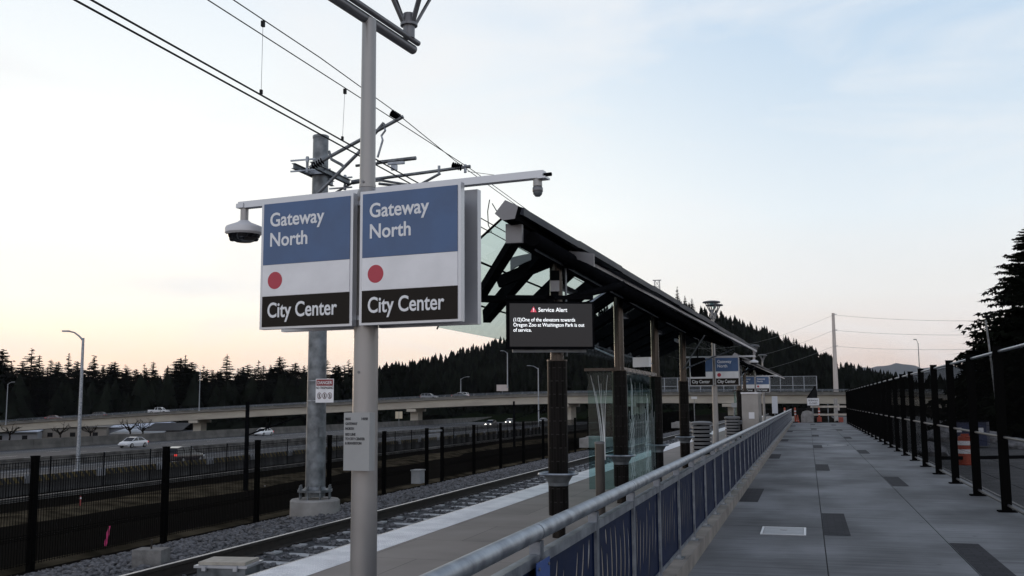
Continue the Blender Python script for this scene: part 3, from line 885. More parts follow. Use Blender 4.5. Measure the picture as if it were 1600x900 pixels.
# white roofed buildings below the overpass
def building(px0, px1, ytop, ybot, D, wallc, roofc, label, roof_y, name='low_building'):
    a, b_ = at(px0, ybot, D=D), at(px1, ybot, D=D)
    t = at((px0 + px1) / 2, ytop, D=D).z
    ry = at((px0 + px1) / 2, roof_y, D=D).z
    dv = (b_ - a); dv.z = 0; L = dv.length; rz = math.atan2(dv.y, dv.x); c = (a + b_) / 2
    gz = -9.6
    root = thing(name, label, 'building', (c.x, c.y, gz), rz)
    w = MB(); w.box((0, 9, (ry - gz) / 2), (L, 18, ry - gz)); w.build('wall', mat('wall ' + label[:18], wallc, .8, vary=.08, scale=.2), root)
    r_ = MB(); ov = .6
    r_.plate([(-L / 2 - ov, -ov, ry - gz + .004), (L / 2 + ov, -ov, ry - gz + .004), (L / 2 + ov * .2, 9, t - gz), (-L / 2 - ov * .2, 9, t - gz)], (0, 0, .25))
    r_.plate([(-L / 2 - ov, 18 + ov, ry - gz + .004), (L / 2 + ov, 18 + ov, ry - gz + .004), (L / 2 + ov * .2, 9.01, t - gz), (-L / 2 - ov * .2, 9.01, t - gz)], (0, 0, .25))
    r_.build('roof', mat('roof ' + label[:18], roofc, .6, vary=.05, scale=.2), root)
    wn_ = MB(); k = max(2, int(L / 6))
    for i in range(k):
        wn_ = MB(); wn_.box((-L / 2 + (i + .5) * L / k, -.04, (ry - gz) * .55), (1.6, .06, 1.3)); wn_.build('window', M_glass_dk, root)
    return root
building(-60, 58, 668, 690, 300, (.45, .47, .5), (.62, .66, .72), 'low building with a white roof at the far left below the overpass', 676)
building(60, 166, 664, 690, 303, (.34, .31, .27), (.36, .34, .31), 'beige low building behind the bare trees below the overpass', 668)
building(168, 252, 661, 690, 305, (.30, .32, .36), (.66, .70, .78), 'grey building with a bright white roof below the overpass', 668)
building(225, 282, 663, 690, 294, (.20, .20, .21), (.02, .02, .022), 'low house with a dark pitched roof near the overpass pier', 674, 'dark_roof_house')
building(176, 250, 672, 690, 290, (.3, .32, .36), (.7, .73, .78), 'small shed with a low white roof just above the freeway wall', 678, 'white_roof_shed')

# ------------------------------------------------------------------ station sign posts
def lamp_head(parent, x, y, z, label_parent=None):
    """flared lantern on a stub: cup, four struts, ring and cap"""
    b = MB(); b.lathe([(.042, 0), (.042, .09)], (x, y, z), 14)
    b.lathe([(.062, .09), (.062, .108)], (x, y, z), 16)
    b.lathe([(.054, .108), (.042, .18)], (x, y, z), 14)
    h = b.build('lamp_socket', M_darkpaint, parent, smooth=True)
    for k in range(4):
        a = math.pi / 4 + k * math.pi / 2 + .3
        b = MB(); ca, sa = math.cos(a), math.sin(a)
        b.bar((x + ca * .046, y + sa * .046, z + .10), (x + ca * .215, y + sa * .215, z + .40), .034, .014, up=(ca, sa, 0))
        b.build('strut', M_darkpaint, parent)
    b = MB(); b.lathe([(.03, .30), (.05, .32), (.06, .37), (.055, .39)], (x, y, z), 16)
    b.build('lantern_glass', M_screenglass, parent, smooth=True)
    b = MB(); b.lathe([(.20, .39), (.262, .395), (.27, .415), (.25, .435), (.14, .455), (.03, .46)], (x, y, z), 24)
    b.build('lamp_cap', M_darkpaint, parent, smooth=True)

PW, PH = .682, .822          # one sign face
def sign_face(parent, x0, front, ytxt):
    """a framed sign panel with printed face; x0 = left edge, front = -1 faces the camera"""
    fy = front * .145
    b = MB(); b.box((x0 + PW / 2, front * .118, 2.205 + PH / 2), (PW + .03, .05, PH + .03))
    p = b.build('sign_panel', M_alu, parent)
    b = MB(); b.box((x0 + PW / 2, fy, 2.205 + .10), (PW - .012, .006, .200)); b.build('destination_strip', M_brownblack, p)
    b = MB(); b.box((x0 + PW / 2, fy, 2.205 + .305), (PW - .012, .006, .206)); b.build('route_band', M_white, p)
    b = MB(); b.box((x0 + PW / 2, fy, 2.205 + .614), (PW - .012, .006, .408)); b.build('name_panel', M_blue, p)
    if front < 0:
        tz = fy - .004
        text('station_name', 'Gateway\nNorth', .128, M_letter, p, (x0 + .055, tz, 2.205 + .665), bold=.0022, sx=.93, line=1.04)
        text('destination_name', 'City Center', .138, M_letter, p, (x0 + .048, tz, 2.205 + .062), bold=.0020, sx=.80)
        b = MB(); n = 32
        b.plate([(x0 + .105 + .057 * math.cos(2 * math.pi * k / n), tz + .002, 2.205 + .304 + .057 * math.sin(2 * math.pi * k / n)) for k in range(n)], (0, -.002, 0)); b.build('route_disc', M_red, p)
    else:
        t = text('station_name', 'Gateway\nNorth', .128, M_letter, p, (x0 + PW - .055, fy + .004, 2.205 + .665), rot=(math.pi / 2, 0, math.pi), bold=.0022, sx=.93, line=1.04)
        t = text('destination_name', 'City Center', .138, M_letter, p, (x0 + PW - .048, fy + .004, 2.205 + .062), rot=(math.pi / 2, 0, math.pi), bold=.0020, sx=.80)

def sign_post(loc, label, stop_plate, panels=True, rz=R(-7)):
    root = thing('station_sign_post', label, 'sign post', loc, rz, 'lamp and sign posts along the platform')
    b = MB(); b.tube([(0, 0, 0), (0, 0, 2.4), (0, 0, 3.03)], [.086, .078, .078], 28)
    b.tube([(0, 0, 3.03), (0, 0, 3.10)], [.078, .052], 28)
    b.tube([(0, 0, 3.09), (0, 0, 4.24)], [.052, .047], 28)
    b.build('pole', M_postpaint, root, smooth=True)
    b = MB(); b.lathe([(.080, 0), (.080, .012)], (0, 0, 2.12), 28); b.build('seam_band', M_postpaint, root, smooth=True)
    b = MB(); b.lathe([(.055, 0), (.055, .02)], (0, 0, 3.10), 28); b.build('collar', M_postpaint, root, smooth=True)
    for z in (1.9, 3.13):
        b = MB(); b.tube([(.0, -.05, z), (.0, (-.0835 if z < 3 else -.0595), z)], .009, 10); b.build('screw', M_darkpaint, root)
    b = MB(); b.lathe([(.16, 0), (.16, .02), (.09, .03)], (0, 0, .001), 24); b.build('base_flange', M_postpaint, root)
    # tee of two rounded bars
    b = MB()
    for dx, dz, r in ((-.012, 0, .034), (.030, .040, .020)):
        b.tube([(dx, -.60, 4.24 + dz), (dx, .62, 4.24 + dz)], r, 14)
    b.build('tee_bar', M_darkpaint, root, smooth=True)
    for y in (-.50, .50): lamp_head(root, .02, y, 4.28)
    if panels:
        b = MB()
        b.box((-.50, -.0, 3.068), (1.04, .06, .045)); b.box((.66, -.0, 3.068), (1.16, .06, .045))
        b.box((-1.0, 0, 3.062), (.06, .075, .03)); b.box((1.235, 0, 3.045), (.05, .08, .012))
        b.build('arm', M_alu, root)
        b = MB(); b.tube([(1.22, .0, 3.065), (1.285, .0, 3.066)], .012, 8); b.build('conduit_stub', M_black2, root)
        for x0 in (-.712, .052):
            sign_face(root, x0, -1, 0)
            sign_face(root, x0, 1, 0)
        for z in (2.245, 2.985):
            b = MB(); b.box((.01, 0, z), (1.20, .17, .03)); b.build('bracket', M_alu, root)
    if stop_plate:
        b = MB(); b.box((.033, -.118, 1.47), (.185, .066, .355)); pl = b.build('stop_plate', mat('grey plate', (.33, .34, .345), .45, .2, vary=.06, scale=6), root)
        ink = mat('dark print', (.05, .05, .055), .6)
        for k, (t, z) in enumerate((('MAX', 1.602), ('GATEWAY', 1.572), ('NORTH', 1.542), ('RED LINE', 1.506), ('TO CITY CENTER', 1.479), ('& BEAVERTON', 1.452))):
            text('print', t, .0225, ink, pl, (-.048, -.1525, z), bold=.0004, sx=.80)
        text('print', '14250', .0225, ink, pl, (.066, -.1525, 1.602), bold=.0004, sx=.85)
    return root
S1 = sign_post((-2.70, 5.86, 0), 'pale metal post in the foreground carrying two large Gateway North signs and a lantern tee', True)
S2 = sign_post((-2.70, 31.0, 0), 'pale lamp post with Gateway North signs standing just past the first shelter', False, rz=0.0)
S3 = sign_post((-2.68, 55.5, 0), 'distant lamp post with Gateway North signs beside the second shelter', False, rz=0.0)
S4 = sign_post((-2.73, 67.0, 0), 'farthest lantern post on the platform, without any sign panel', False, panels=False, rz=0.0)

def dome_camera(S, lx, z, label, big=True):
    a = S.rotation_euler.z
    loc = (S.location.x + lx * math.cos(a), S.location.y + lx * math.sin(a), z)
    t = thing('security_camera', label, 'camera', loc, a)
    if big:
        b = MB(); b.lathe([(.028, .0), (.028, .09), (.022, .095)], (0, 0, -.095), 14); b.build('stem', M_postpaint, t, smooth=True)
        b = MB(); b.lathe([(.03, -.085), (.05, -.10), (.12, -.128), (.128, -.14), (.128, -.172), (.112, -.185)], (0, 0, 0), 28); b.build('housing', M_reflwhite, t, smooth=True)
        b = MB(); b.lathe([(.112, -.182), (.106, -.20), (.085, -.222), (.05, -.236), (.01, -.24)], (0, 0, 0), 28); b.build('dome_ring', M_dome, t, smooth=True)
        for k in range(4):
            an = k * math.pi / 2 + .5
            b = MB(); b.lathe([(.0, -.212), (.022, -.216), (.026, -.228), (.018, -.24), (.0, -.244)], (.075 * math.cos(an), .075 * math.sin(an), .012), 12)
            b.build('lens', M_glass_dk, t, smooth=True)
    else:
        b = MB(); b.lathe([(.026, 0), (.028, -.03), (.028, -.045), (.022, -.05)], (0, 0, 0), 16); b.build('mount', M_postpaint, t, smooth=True)
        b = MB(); b.lathe([(.028, -.05), (.032, -.056), (.032, -.078), (.029, -.082)], (0, 0, 0), 16); b.build('housing', M_darkpaint, t, smooth=True)
        b = MB(); b.lathe([(.029, -.08), (.027, -.095), (.015, -.108), (.002, -.11)], (0, 0, 0), 16); b.build('dome', M_galv_dark, t, smooth=True)
    return t
dome_camera(S1, -.985, 3.047, 'round white multi lens camera hanging from the left end of the sign arm')
dome_camera(S1, 1.195, 3.045, 'small grey dome camera under the right end of the sign arm', False)
dome_camera(S2, 1.19, 3.047, 'white dome camera hanging from the arm of the second sign post')

# ------------------------------------------------------------------ overhead line pole and wires
PX, PY = -9.5, 18.3
op = thing('overhead_line_pole', 'thick galvanised overhead line pole with two cantilevers on a round concrete footing', 'pole', (PX, PY, -.50))
b = MB(); b.tube([(PX, PY, -.12), (PX, PY, 3), (PX, PY, 7.20)], [.20, .185, .158], 28)
b.build('mast', M_galv_dark, op, smooth=True, world=True)
b = MB(); b.lathe([(.168, 0), (.168, .05), (.15, .06)], (PX, PY, 7.19), 24); b.build('mast_cap', M_galv_dark, op, world=True)
b = MB(); b.lathe([(.49, -.6), (.49, .30), (.46, .33)], (PX, PY, -.50), 40); b.build('footing', M_conc, op, smooth=True, world=True)
b = MB(); b.lathe([(.36, 0), (.36, .045)], (PX, PY, -.03), 8); b.lathe([(.22, .045), (.20, .10)], (PX, PY, -.03), 24); b.build('base_plate', M_galv_dark, op, world=True)
for k in range(8):
    a = k * math.pi / 4
    b = MB(); b.tube([(PX + .31 * math.cos(a), PY + .31 * math.sin(a), -.19), (PX + .31 * math.cos(a), PY + .31 * math.sin(a), .10)], .02, 8)
    b.lathe([(.036, 0), (.036, .035)], (PX + .31 * math.cos(a), PY + .31 * math.sin(a), .02), 6)
    b.build('anchor_bolt', M_galv_dark, op, world=True)
b = MB(); b.box((PX + .17, PY - .12, 1.15), (.09, .05, .20), R(50)); b.build('handhole_cover', M_galv_dark, op, world=True)
nearY, farY = 17.55, 19.25
for sx in (-.20, .20):
    b = MB()
    for z in (6.40, 6.50): b.bar((PX + sx, nearY - .02, z), (PX + sx, farY + .02, z), .08, .012)
    b.bar((PX + sx, nearY - .02, 6.45), (PX + sx, farY + .02, 6.45), .012, .09)
    b.build('channel', M_galv_dark, op, world=True)
for y in (PY - .23, PY + .23):
    b = MB(); b.box((PX, y, 6.45), (.44, .02, .13)); b.bar((PX - .34, y + .02, 6.47), (PX + .34, y + .02, 6.47), .022, .022)
    b.build('clamp_plate', M_galv, op, world=True)
for y in (nearY, farY):
    for z in (6.34, 6.56):
        b = MB(); b.bar((PX - .27, y, z), (PX + .27, y, z), .03, .03); b.tube([(PX + .1, y, z - .05), (PX + .1, y, z + .05)], .035, 8); b.build('hinge_bolt', M_galv, op, world=True)
    b = MB(); b.tube([(PX + .1, y, 6.30), (PX + .1, y, 6.62)], .028, 8); b.build('hinge_pin', M_galv_dark, op, world=True)
def pl(px, py, Y): return tuple(at(px, py, Y=Y))
def insul(p, q, nm='insulator'):
    p, q = Vector(p), Vector(q); b = MB()
    for k in range(5):
        c = p.lerp(q, (k + .5) / 5); d = (q - p).normalized() * .018
        b.tube([c - d, c, c + d], [.03, .075, .03], 12)
    b.tube([p, q], .022, 8)
    return b.build(nm, M_black2, op, smooth=True, world=True)
# near cantilever
b = MB(); b.tube([pl(484, 262, nearY), pl(630, 182, nearY)], .036, 10); b.build('top_tube', M_galv_dark, op, smooth=True, world=True)
b = MB(); b.tube([pl(495, 304, nearY), pl(560, 239, nearY), pl(600, 192, nearY)], .034, 10); b.build('strut_tube', M_galv_dark, op, smooth=True, world=True)
b = MB(); b.tube([pl(556, 259, nearY), pl(592, 255, nearY)], .028, 8); b.tube([pl(590, 254, nearY), pl(650, 247, nearY)], .038, 10); b.build('registration_tube', M_galv_dark, op, smooth=True, world=True)
b = MB(); b.tube([pl(514, 236, nearY), pl(518, 249, nearY), pl(533, 257, nearY), pl(539, 262, nearY)], .03, 8); b.build('drop_link', M_galv_dark, op, smooth=True, world=True)
b = MB(); b.tube([pl(599, 192, nearY), pl(602, 204, nearY), pl(596, 212, nearY), pl(598, 219, nearY), pl(590, 246, nearY)], .022, 8); b.build('hanger_link', M_galv, op, world=True)
insul(pl(611, 176, nearY), pl(624, 184, nearY)); insul(pl(488, 261, nearY), pl(505, 251, nearY))
b = MB(); b.box(pl(616, 262, nearY), (.12, .05, .10)); b.box(pl(619, 255, nearY), (.34, .06, .05)); b.build('wire_clamp', M_galv, op, world=True)
# far cantilever
b = MB(); b.tube([pl(550, 285, farY), pl(562, 283, farY)], .05, 10); b.tube([pl(556, 284, farY), pl(735, 260, farY)], .034, 10); b.build('top_tube', M_galv_dark, op, smooth=True, world=True)
b = MB(); b.tube([pl(592, 287, farY), pl(648, 293, farY), pl(688, 271, farY)], .03, 8); b.build('strut_tube', M_galv_dark, op, smooth=True, world=True)
b = MB(); b.tube([pl(505, 312, farY), pl(552, 285, farY), pl(596, 282, farY), pl(652, 291, farY)], .026, 8); b.build('registration_tube', M_galv_dark, op, smooth=True, world=True)
insul(pl(706, 258, farY), pl(722, 262, farY))
b = MB(); b.tube([pl(686, 259, farY), pl(686, 273, farY)], .03, 8); b.tube([pl(727, 257, farY), pl(727, 270, farY)], .03, 8); b.build('clevis', M_galv, op, world=True)

def wire(name, pts, r, label, cat='overhead wire', group=None):
    b = MB(); b.tube(pts, r, 6)
    o = b.build(name, M_black, loc=tuple(pts[0]))
    return tag(o, label, cat, group)
def seg(x0, z0, ya, yb, x1=None, z1=None, sag=0, n=14):
    x1 = x0 if x1 is None else x1; z1 = z0 if z1 is None else z1
    return [Vector((x0 + (x1 - x0) * k / n, ya + (yb - ya) * k / n, z0 + (z1 - z0) * k / n - sag * 4 * (k / n) * (1 - k / n))) for k in range(n + 1)]
wire('contact_wire', seg(-6.93, 5.86, 2, 19) + seg(-6.93, 5.86, 19.5, 130, -6.6, 5.6), .012, 'upper of the two heavy contact wires that pass left of the sign post')
wire('contact_wire', seg(-6.99, 5.80, 2, 19) + seg(-7.2, 5.82, 19.5, 130, -7.3, 5.5), .012, 'lower of the two heavy contact wires that pass left of the sign post')
p1 = at(325, 0, X=-6.95); p2 = at(624, 192, X=-6.95); p3 = at(737, 265, X=-6.9)
wire('messenger_wire', [p1 - (p2 - p1) * .6, p1, p2, p3, Vector((-6.9, 70, 6.2)), Vector((-6.9, 130, 6.6))], .008, 'thin messenger wire, left one of the upper pair at the top of the picture')
p1 = at(365, 0, X=-6.95); p2 = at(611, 170, X=-6.95); p3 = at(716, 255, X=-6.9)
wire('messenger_wire', [p1 - (p2 - p1) * .6, p1, at(500, 90, X=-6.95), p2, p3, Vector((-6.8, 66, 6.0)), Vector((-6.8, 130, 6.4))], .008, 'thin messenger wire with droppers, right one of the upper pair at the top')
for (x0, y0), (x1, y1), lab in (((411, 34), (408, 147), 'thin vertical dropper hanging between messenger and contact wire, left of the signs'), ((539, 140), (535, 219), 'thin vertical dropper above the left sign beside the overhead line pole')):
    a, c = at(x0, y0, X=-6.95), at(x1, y1, X=-6.95)
    t = thing('dropper', lab, 'wire', tuple(c))
    b = MB(); b.tube([a, c], .0035, 5); b.build('wire', M_darkpaint, t, world=True)
    b = MB(); b.box(a - Vector((0, 0, .03)), (.04, .05, .08)); b.build('upper_clip', M_black, t, world=True)
    b = MB(); b.box(c + Vector((0, 0, .03)), (.03, .04, .06)); b.build('lower_clip', M_black, t, world=True)
wire('jumper_cable', [at(765, 312, Y=22), at(762, 330, Y=22), at(763, 352, Y=22), at(768, 362, Y=22), at(756, 366, Y=22)], .012, 'black jumper cable looping down from the wires beside the shelter roof', 'cable')
wire('jumper_cable', [at(769, 318, Y=22), at(778, 333, Y=22), at(786, 342, Y=22)], .012, 'short black cable running from the wire clip towards the roof ridge', 'cable')
wire('span_wire', [at(731, 268, Y=19.2), at(815, 279, Y=24)], .006, 'thin pale span wire above the right sign arm', 'wire')

# danger sign strapped to the mast
ds = thing('danger_sign', 'red and white danger no trespassing sign strapped to the overhead line pole', 'sign', tuple(at(507, 629, Y=PY - .24)), R(14))
def dsz(w, h, dx, dz, y, name, m):
    b = MB(); b.box((dx, y, dz), (w, .006, h)); return b.build(name, m, ds)
dsz(.36, .47, .0, .235, 0, 'plate', M_white)
dsz(.33, .125, .0, .395, -.007, 'header', mat('danger red', (.24, .028, .032), .5))
text('lettering', 'DANGER', .088, M_letter, ds, (0, -.013, .364), align='CENTER', sx=.82, bold=.001)
ink2 = mat('black print', (.02, .02, .022), .6)
text('lettering', 'NO TRESPASSING', .066, ink2, ds, (0, -.006, .268), align='CENTER', sx=.66, bold=.0012)
for k in (-1, 0, 1):
    b = MB(); n = 20; cx = k * .105; cz = .135
    for q in range(n):
        a0, a1 = 2 * math.pi * q / n, 2 * math.pi * (q + 1) / n
        b.add([(cx + .043 * math.cos(a0), -.006, cz + .065 * math.sin(a0)), (cx + .043 * math.cos(a1), -.006, cz + .065 * math.sin(a1)), (cx + .034 * math.cos(a1), -.006, cz + .054 * math.sin(a1)), (cx + .034 * math.cos(a0), -.006, cz + .054 * math.sin(a0))], [(0, 1, 2, 3)])
    b.bar((cx - .026, -.0065, cz + .04), (cx + .026, -.0065, cz - .04), .002, .010, up=(0, 1, 0))
    b.build('prohibition_ring', mat('dark red print', (.10, .012, .014), .6), ds)
    b = MB(); b.lathe([(.004, 0), (.011, .008), (.004, .02)], (cx, -.006, cz + .022), 8)
    b.bar((cx, -.006, cz + .02), (cx + .004 * k, -.006, cz - .012), .02, .004, up=(0, 1, 0))
    b.bar((cx, -.006, cz - .01), (cx - .012, -.006, cz - .045), .008, .004, up=(0, 1, 0)); b.bar((cx, -.006, cz - .01), (cx + .013, -.006, cz - .043), .008, .004, up=(0, 1, 0))
    b.build('pictogram', ink2, ds)
b = MB(); b.lathe([(.192, 0), (.192, .018)], (PX, PY, ds.location.z + .03), 24); b.lathe([(.192, 0), (.192, .018)], (PX, PY, ds.location.z + .43), 24); b.build('strap', M_galv, ds, world=True)

# ------------------------------------------------------------------ shelters
def shelter(dy, label, screen_detail=True):
    root = thing('platform_shelter', label, 'shelter', (-3.1, 20 + dy, 0), 0, 'shelters along the platform')
    def P(x, y, z): return (x + 3.1, y - 20, z)
    tip = P(-3.08, 10.35, 3.80); rf = P(-3.08, 31.0, 3.84)
    re = P(-1.36, 29.3, 3.14); rn = P(-2.93, 10.45, 3.76)
    # opaque right roof: a skewed plate with a lipped edge
    b = MB()
    n = 9; up = []; lo = []
    for k in range(n + 1):
        s = k / n
        a = Vector(tip).lerp(Vector(rf), s); c = Vector(rn).lerp(Vector(re), s)
        up.append(a); lo.append(c)
    for k in range(n):
        d = .012 * (k % 2)
        b.plate([up[k] + Vector((0, 0, d)), lo[k] + Vector((0, 0, d)), lo[k + 1] + Vector((0, 0, d)), up[k + 1] + Vector((0, 0, d))], (0, 0, .085))
    b.build('roof_panel', mat('dark roof metal', (.018, .022, .034), .5, 0.0, spec=.2, vary=.15, scale=2), root)
    b = MB(); b.bar(Vector(rn) + Vector((.012, 2.2, -.10)), Vector(re) + Vector((.012, 0, -.012)), .03, .045); b.build('gutter', M_alu, root)
    # folded ridge cap
    b = MB()
    cap = [(-.14, -.03), (-.02, .115), (.13, .04), (.09, -.10), (-.05, -.11)]
    b.add([(tip[0] + a, tip[1] - .05, tip[2] + c) for a, c in cap] + [(rf[0] + a, rf[1], rf[2] + c) for a, c in cap],
          [(i, (i + 1) % 5, 5 + (i + 1) % 5, 5 + i) for i in range(5)] + [(4, 3, 2, 1, 0), (5, 6, 7, 8, 9)])
    b.m = [0] * 5 + [1, 1]; b.build('ridge_beam', [M_black2, M_darkpaint], root)
    # glass on the track side
    le = P(-5.40, 14.3, 2.86); lf = P(-5.40, 31.0, 2.90); mid = Vector(P(-3.64, 11.0, 3.56))
    ng = 12
    for k in range(ng):
        s0, s1 = k / ng, (k + 1) / ng
        A = Vector(tip).lerp(Vector(rf), s0); B = Vector(tip).lerp(Vector(rf), s1)
        Lq = Vector(le).lerp(Vector(lf), s1)
        if k == 0:
            poly = [A, Vector(P(-3.72, 10.95, 3.54)), Vector(P(-4.75, 13.0, 3.13)), Vector(le), Lq, B]
        else:
            poly = [A, Vector(le).lerp(Vector(lf), s0), Lq, B]
        b = MB()
        b.add([p + Vector((0, 0, .0)) for p in poly], [tuple(range(len(poly)))])
        b.build('glass_pane', M_roofglass, root)
    # rafters and purlins
    for k in range(ng + 1):
        s = k / ng
        A = Vector(tip).lerp(Vector(rf), s); Lq = Vector(le).lerp(Vector(lf), s)
        if k == 0: continue
        b = MB(); b.bar(A + Vector((0, 0, -.13)), A + (Lq - A) * .70 + Vector((0, 0, -.115)), .12, .20); b.build('rafter', M_black2, root)
    for t_ in (.33, .66):
        b = MB(); a0 = Vector(P(-3.85, 11.6, 3.47)) if t_ < .5 else Vector(P(-4.62, 13.2, 3.16)); a1 = Vector(rf).lerp(Vector(lf), t_)
        b.tube([a0 + Vector((0, 0, -.022)), a1 + Vector((0, 0, -.022))], .014, 6); b.build('glazing_bar', M_black2, root)
    b = MB(); b.tube([Vector(tip) - Vector((0, 0, .02)), Vector(P(-3.72, 10.95, 3.52)), Vector(P(-4.75, 13.0, 3.11)), Vector(le) - Vector((0, 0, .02))], .014, 6); b.build('edge_trim', M_black2, root)
    # spine beam and near frame
    b = MB(); b.bar(P(-3.10, 10.7, 3.60), P(-3.10, 30, 3.62), .15, .17); b.build('spine_beam', M_black2, root)
    b = MB(); b.box(P(-3.10, 10.66, 3.60), (.19, .06, .22)); b.build('beam_end_plate', M_darkpaint, root)
    b = MB(); b.bar(P(-3.12, 10.78, 3.56), P(-4.05, 12.25, 3.06), .11, .12); b.build('raking_strut', M_black2, root)
    b = MB(); b.tube([P(-4.06, 12.2, 3.05), P(-3.1, 12.6, 3.02), P(-2.35, 13.4, 3.3)], .05, 10); b.build('tie_tube', M_black2, root, smooth=True)
    b = MB(); b.tube([P(-2.95, 10.9, 3.57), P(-2.72, 15.0, 3.46), P(-2.35, 20.5, 3.36), P(-1.95, 27.5, 3.26)], .085, 12); b.build('edge_tube', M_black2, root, smooth=True)
    # lateral beams under the opaque roof at every column
    cols = (12.6, 17.1, 21.4, 26.4)
    for y in cols:
        s = (y - 10.4) / 19
        b = MB(); b.bar(P(-3.1, y, 3.56), P(-2.98 + 1.25 * s, y, 3.54 - .45 * s), .07, .14)
        b.bar(P(-3.1, y, 3.58), P(-4.9 if y > 13 else -3.9, y, 2.95 if y > 13 else 3.3), .08, .15)
        b.build('cross_beam', M_black2, root)
    # arched gusset at the first column
    b = MB(); n = 12
    top_, bot_ = [], []
    for k in range(n + 1):
        u = -1 + 2 * k / n
        bot_.append(P(-3.12 + .56 * u, 12.45, 3.60 - .17 * u * u)); top_.append(P(-3.12 + .56 * u, 12.45, 3.66 - .06 * u * u))
    b.plate(bot_ + top_[::-1], (0, .03, 0)); b.build('arched_gusset', M_darkpaint, root)
    for i, y in enumerate(cols):
        b = MB(); b.tube([P(-3.1, y, .0), P(-3.1, y, 3.56)], .085, 20); c = b.build('column', M_rust, root, smooth=True)
        b = MB(); b.lathe([(.125, 0), (.128, .05), (.128, 1.95), (.12, 1.96)], (0, 0, 0), 26); sl = b.build('tile_sleeve', M_tile, root, smooth=True); sl.location = P(-3.1, y, .28)
        b = MB(); b.lathe([(.132, 0), (.132, .02)], P(-3.1, y, 2.235), 24); b.build('sleeve_collar', M_rust, root)
        # leaning ring: rounded square hoop with a conical bracket
        b = MB(); ring = []
        for k in range(33):
            a = 2 * math.pi * k / 32; q = (abs(math.cos(a)) ** 3.5 + abs(math.sin(a)) ** 3.5) ** (-1 / 3.5)
            ring.append(P(-3.1 + .23 * q * math.cos(a), y + .23 * q * math.sin(a), .80))
        b.tube(ring, .019, 8, cap=False); b.build('leaning_ring', M_galv, root, smooth=True)
        b = MB(); b.lathe([(.130, -.14), (.135, -.10), (.19, -.01), (.215, .0), (.215, .008), (.13, .008)], P(-3.1, y, .79), 24); b.build('ring_bracket', M_galv_dark, root)
    for (ya, za, xb, yb, zb) in ((26.4, 2.55, -2.2, 23.0, 3.20), (26.4, 2.55, -2.0, 29.3, 3.20), (17.1, 2.45, -4.6, 19.0, 3.05), (12.6, 2.7, -2.75, 14.6, 3.4), (21.4, 2.5, -4.7, 19.4, 3.05)):
        b = MB(); b.tube([P(-3.1, ya, za), P(xb, yb, zb)], .016, 6); b.build('brace_rod', M_galv, root)
    for y in (14.5, 19.2, 24.0, 28.2):
        b = MB(); b.box(P(-3.42, y, 3.40), (.09, 1.2, .07)); b.build('luminaire', M_darkpaint, root)
    b = MB(); b.tube([P(-3.0, 11.2, 3.49), P(-3.0, 29.6, 3.51)], .014, 6); b.tube([P(-2.98, 12.64, 3.5), P(-2.98, 12.64, 2.3)], .016, 6); b.build('conduit', M_galv_dark, root)
    # glass windscreen between the second and third columns
    b = MB(); b.box(P(-3.1, 19.25, 1.17), (.014, 3.9, 2.1)); gl = b.build('windscreen', M_screenglass, root)
    rr = random.Random(4)
    for k in range(34):
        y = 17.45 + k * .108
        b = MB(); pts_ = []
        wob = k in (6, 7, 8, 9, 22, 23, 24, 25)
        z0 = .2 + rr.random() * .2; z1 = 1.3 + .9 * rr.random()
        for q in range(18):
            z = z0 + (z1 - z0) * q / 17
            pts_.append(Vector(P(-3.088, y + (.035 * math.sin(q * 2.1) if wob else .03 * math.sin(q * .3 + k)), z)))
        b.tube(pts_, .004 if wob else .0013, 4); b.build('etched_line', M_etch, gl)
    b = MB(); b.bar(P(-3.1, 16.9, 2.275), P(-3.1, 21.55, 2.275), .11, .07); b.build('header_beam', M_rust, root)
    b = MB(); b.bar(P(-3.72, 17.1, 2.27), P(-3.2, 17.1, 2.27), .06, .05); b.build('header_arm', M_rust, root)
    # glass fin with etched reeds
    b = MB(); b.box(P(-3.43, 17.1, 1.22), (.46, .012, 2.0)); gl = b.build('glass_fin', M_screenglass, root)
    for k in range(7):
        b = MB(); pts_ = []
        for q in range(13):
            s = q / 12
            x = -3.39 + (k - 4.2) * (.010 + .045 * s ** 1.4) + .025 * math.sin(s * 2.5 + k * .5)
            pts_.append(Vector(P(x, 17.09, .72 + (1.45 - .14 * (k % 3)) * s)))
        b.tube(pts_, [.006 - .004 * (q / 12) for q in range(13)], 5); b.build('etched_reed', mat('white etched reed', (.72, .73, .75), .6), gl)
    return root
SH1 = shelter(0, 'black steel platform shelter with green glass eave, nearest one behind the signs')
SH2 = shelter(36, 'second black steel platform shelter farther down the platform')

# hanging service display on the first column
dp = thing('service_display', 'black electronic display reading Service Alert hanging on the first shelter column', 'display', tuple(at(861, 508, Y=12.22)), R(24))
b = MB(); b.box((0, .06, 0), (1.12, .12, .60)); b.build('housing', M_black2, dp)
b = MB(); b.box((0, -.006, 0), (1.06, .010, .545)); sc_ = b.build('screen', mat('dark glowing screen', (.010, .011, .014), .15, spec=.25, emit=((.55, .6, .75), .008)), dp)
M_lit = mat('lit screen letters', (.8, .8, .8), .4, emit=((.92, .96, 1.0), .95))
text('message', 'Service Alert', .076, M_lit, sc_, (-.165, -.013, .168), bold=.0005, sx=.93)
text('message', '(1/2)One of the elevators towards\nOregon Zoo at Washington Park is out\nof service.', .0665, M_lit, sc_, (-.485, -.013, .045), bold=.0004, sx=.855, line=.98)
b = MB(); b.plate([(-.265, -.012, .163), (-.185, -.012, .163), (-.225, -.012, .235)], (0, -.002, 0)); b.build('warning_triangle', mat('lit red triangle', (.5, .06, .1), .4, emit=((.8, .08, .14), .55)), sc_)
text('exclamation_mark', '!', .06, M_lit, sc_, (-.232, -.016, .172), bold=.001)
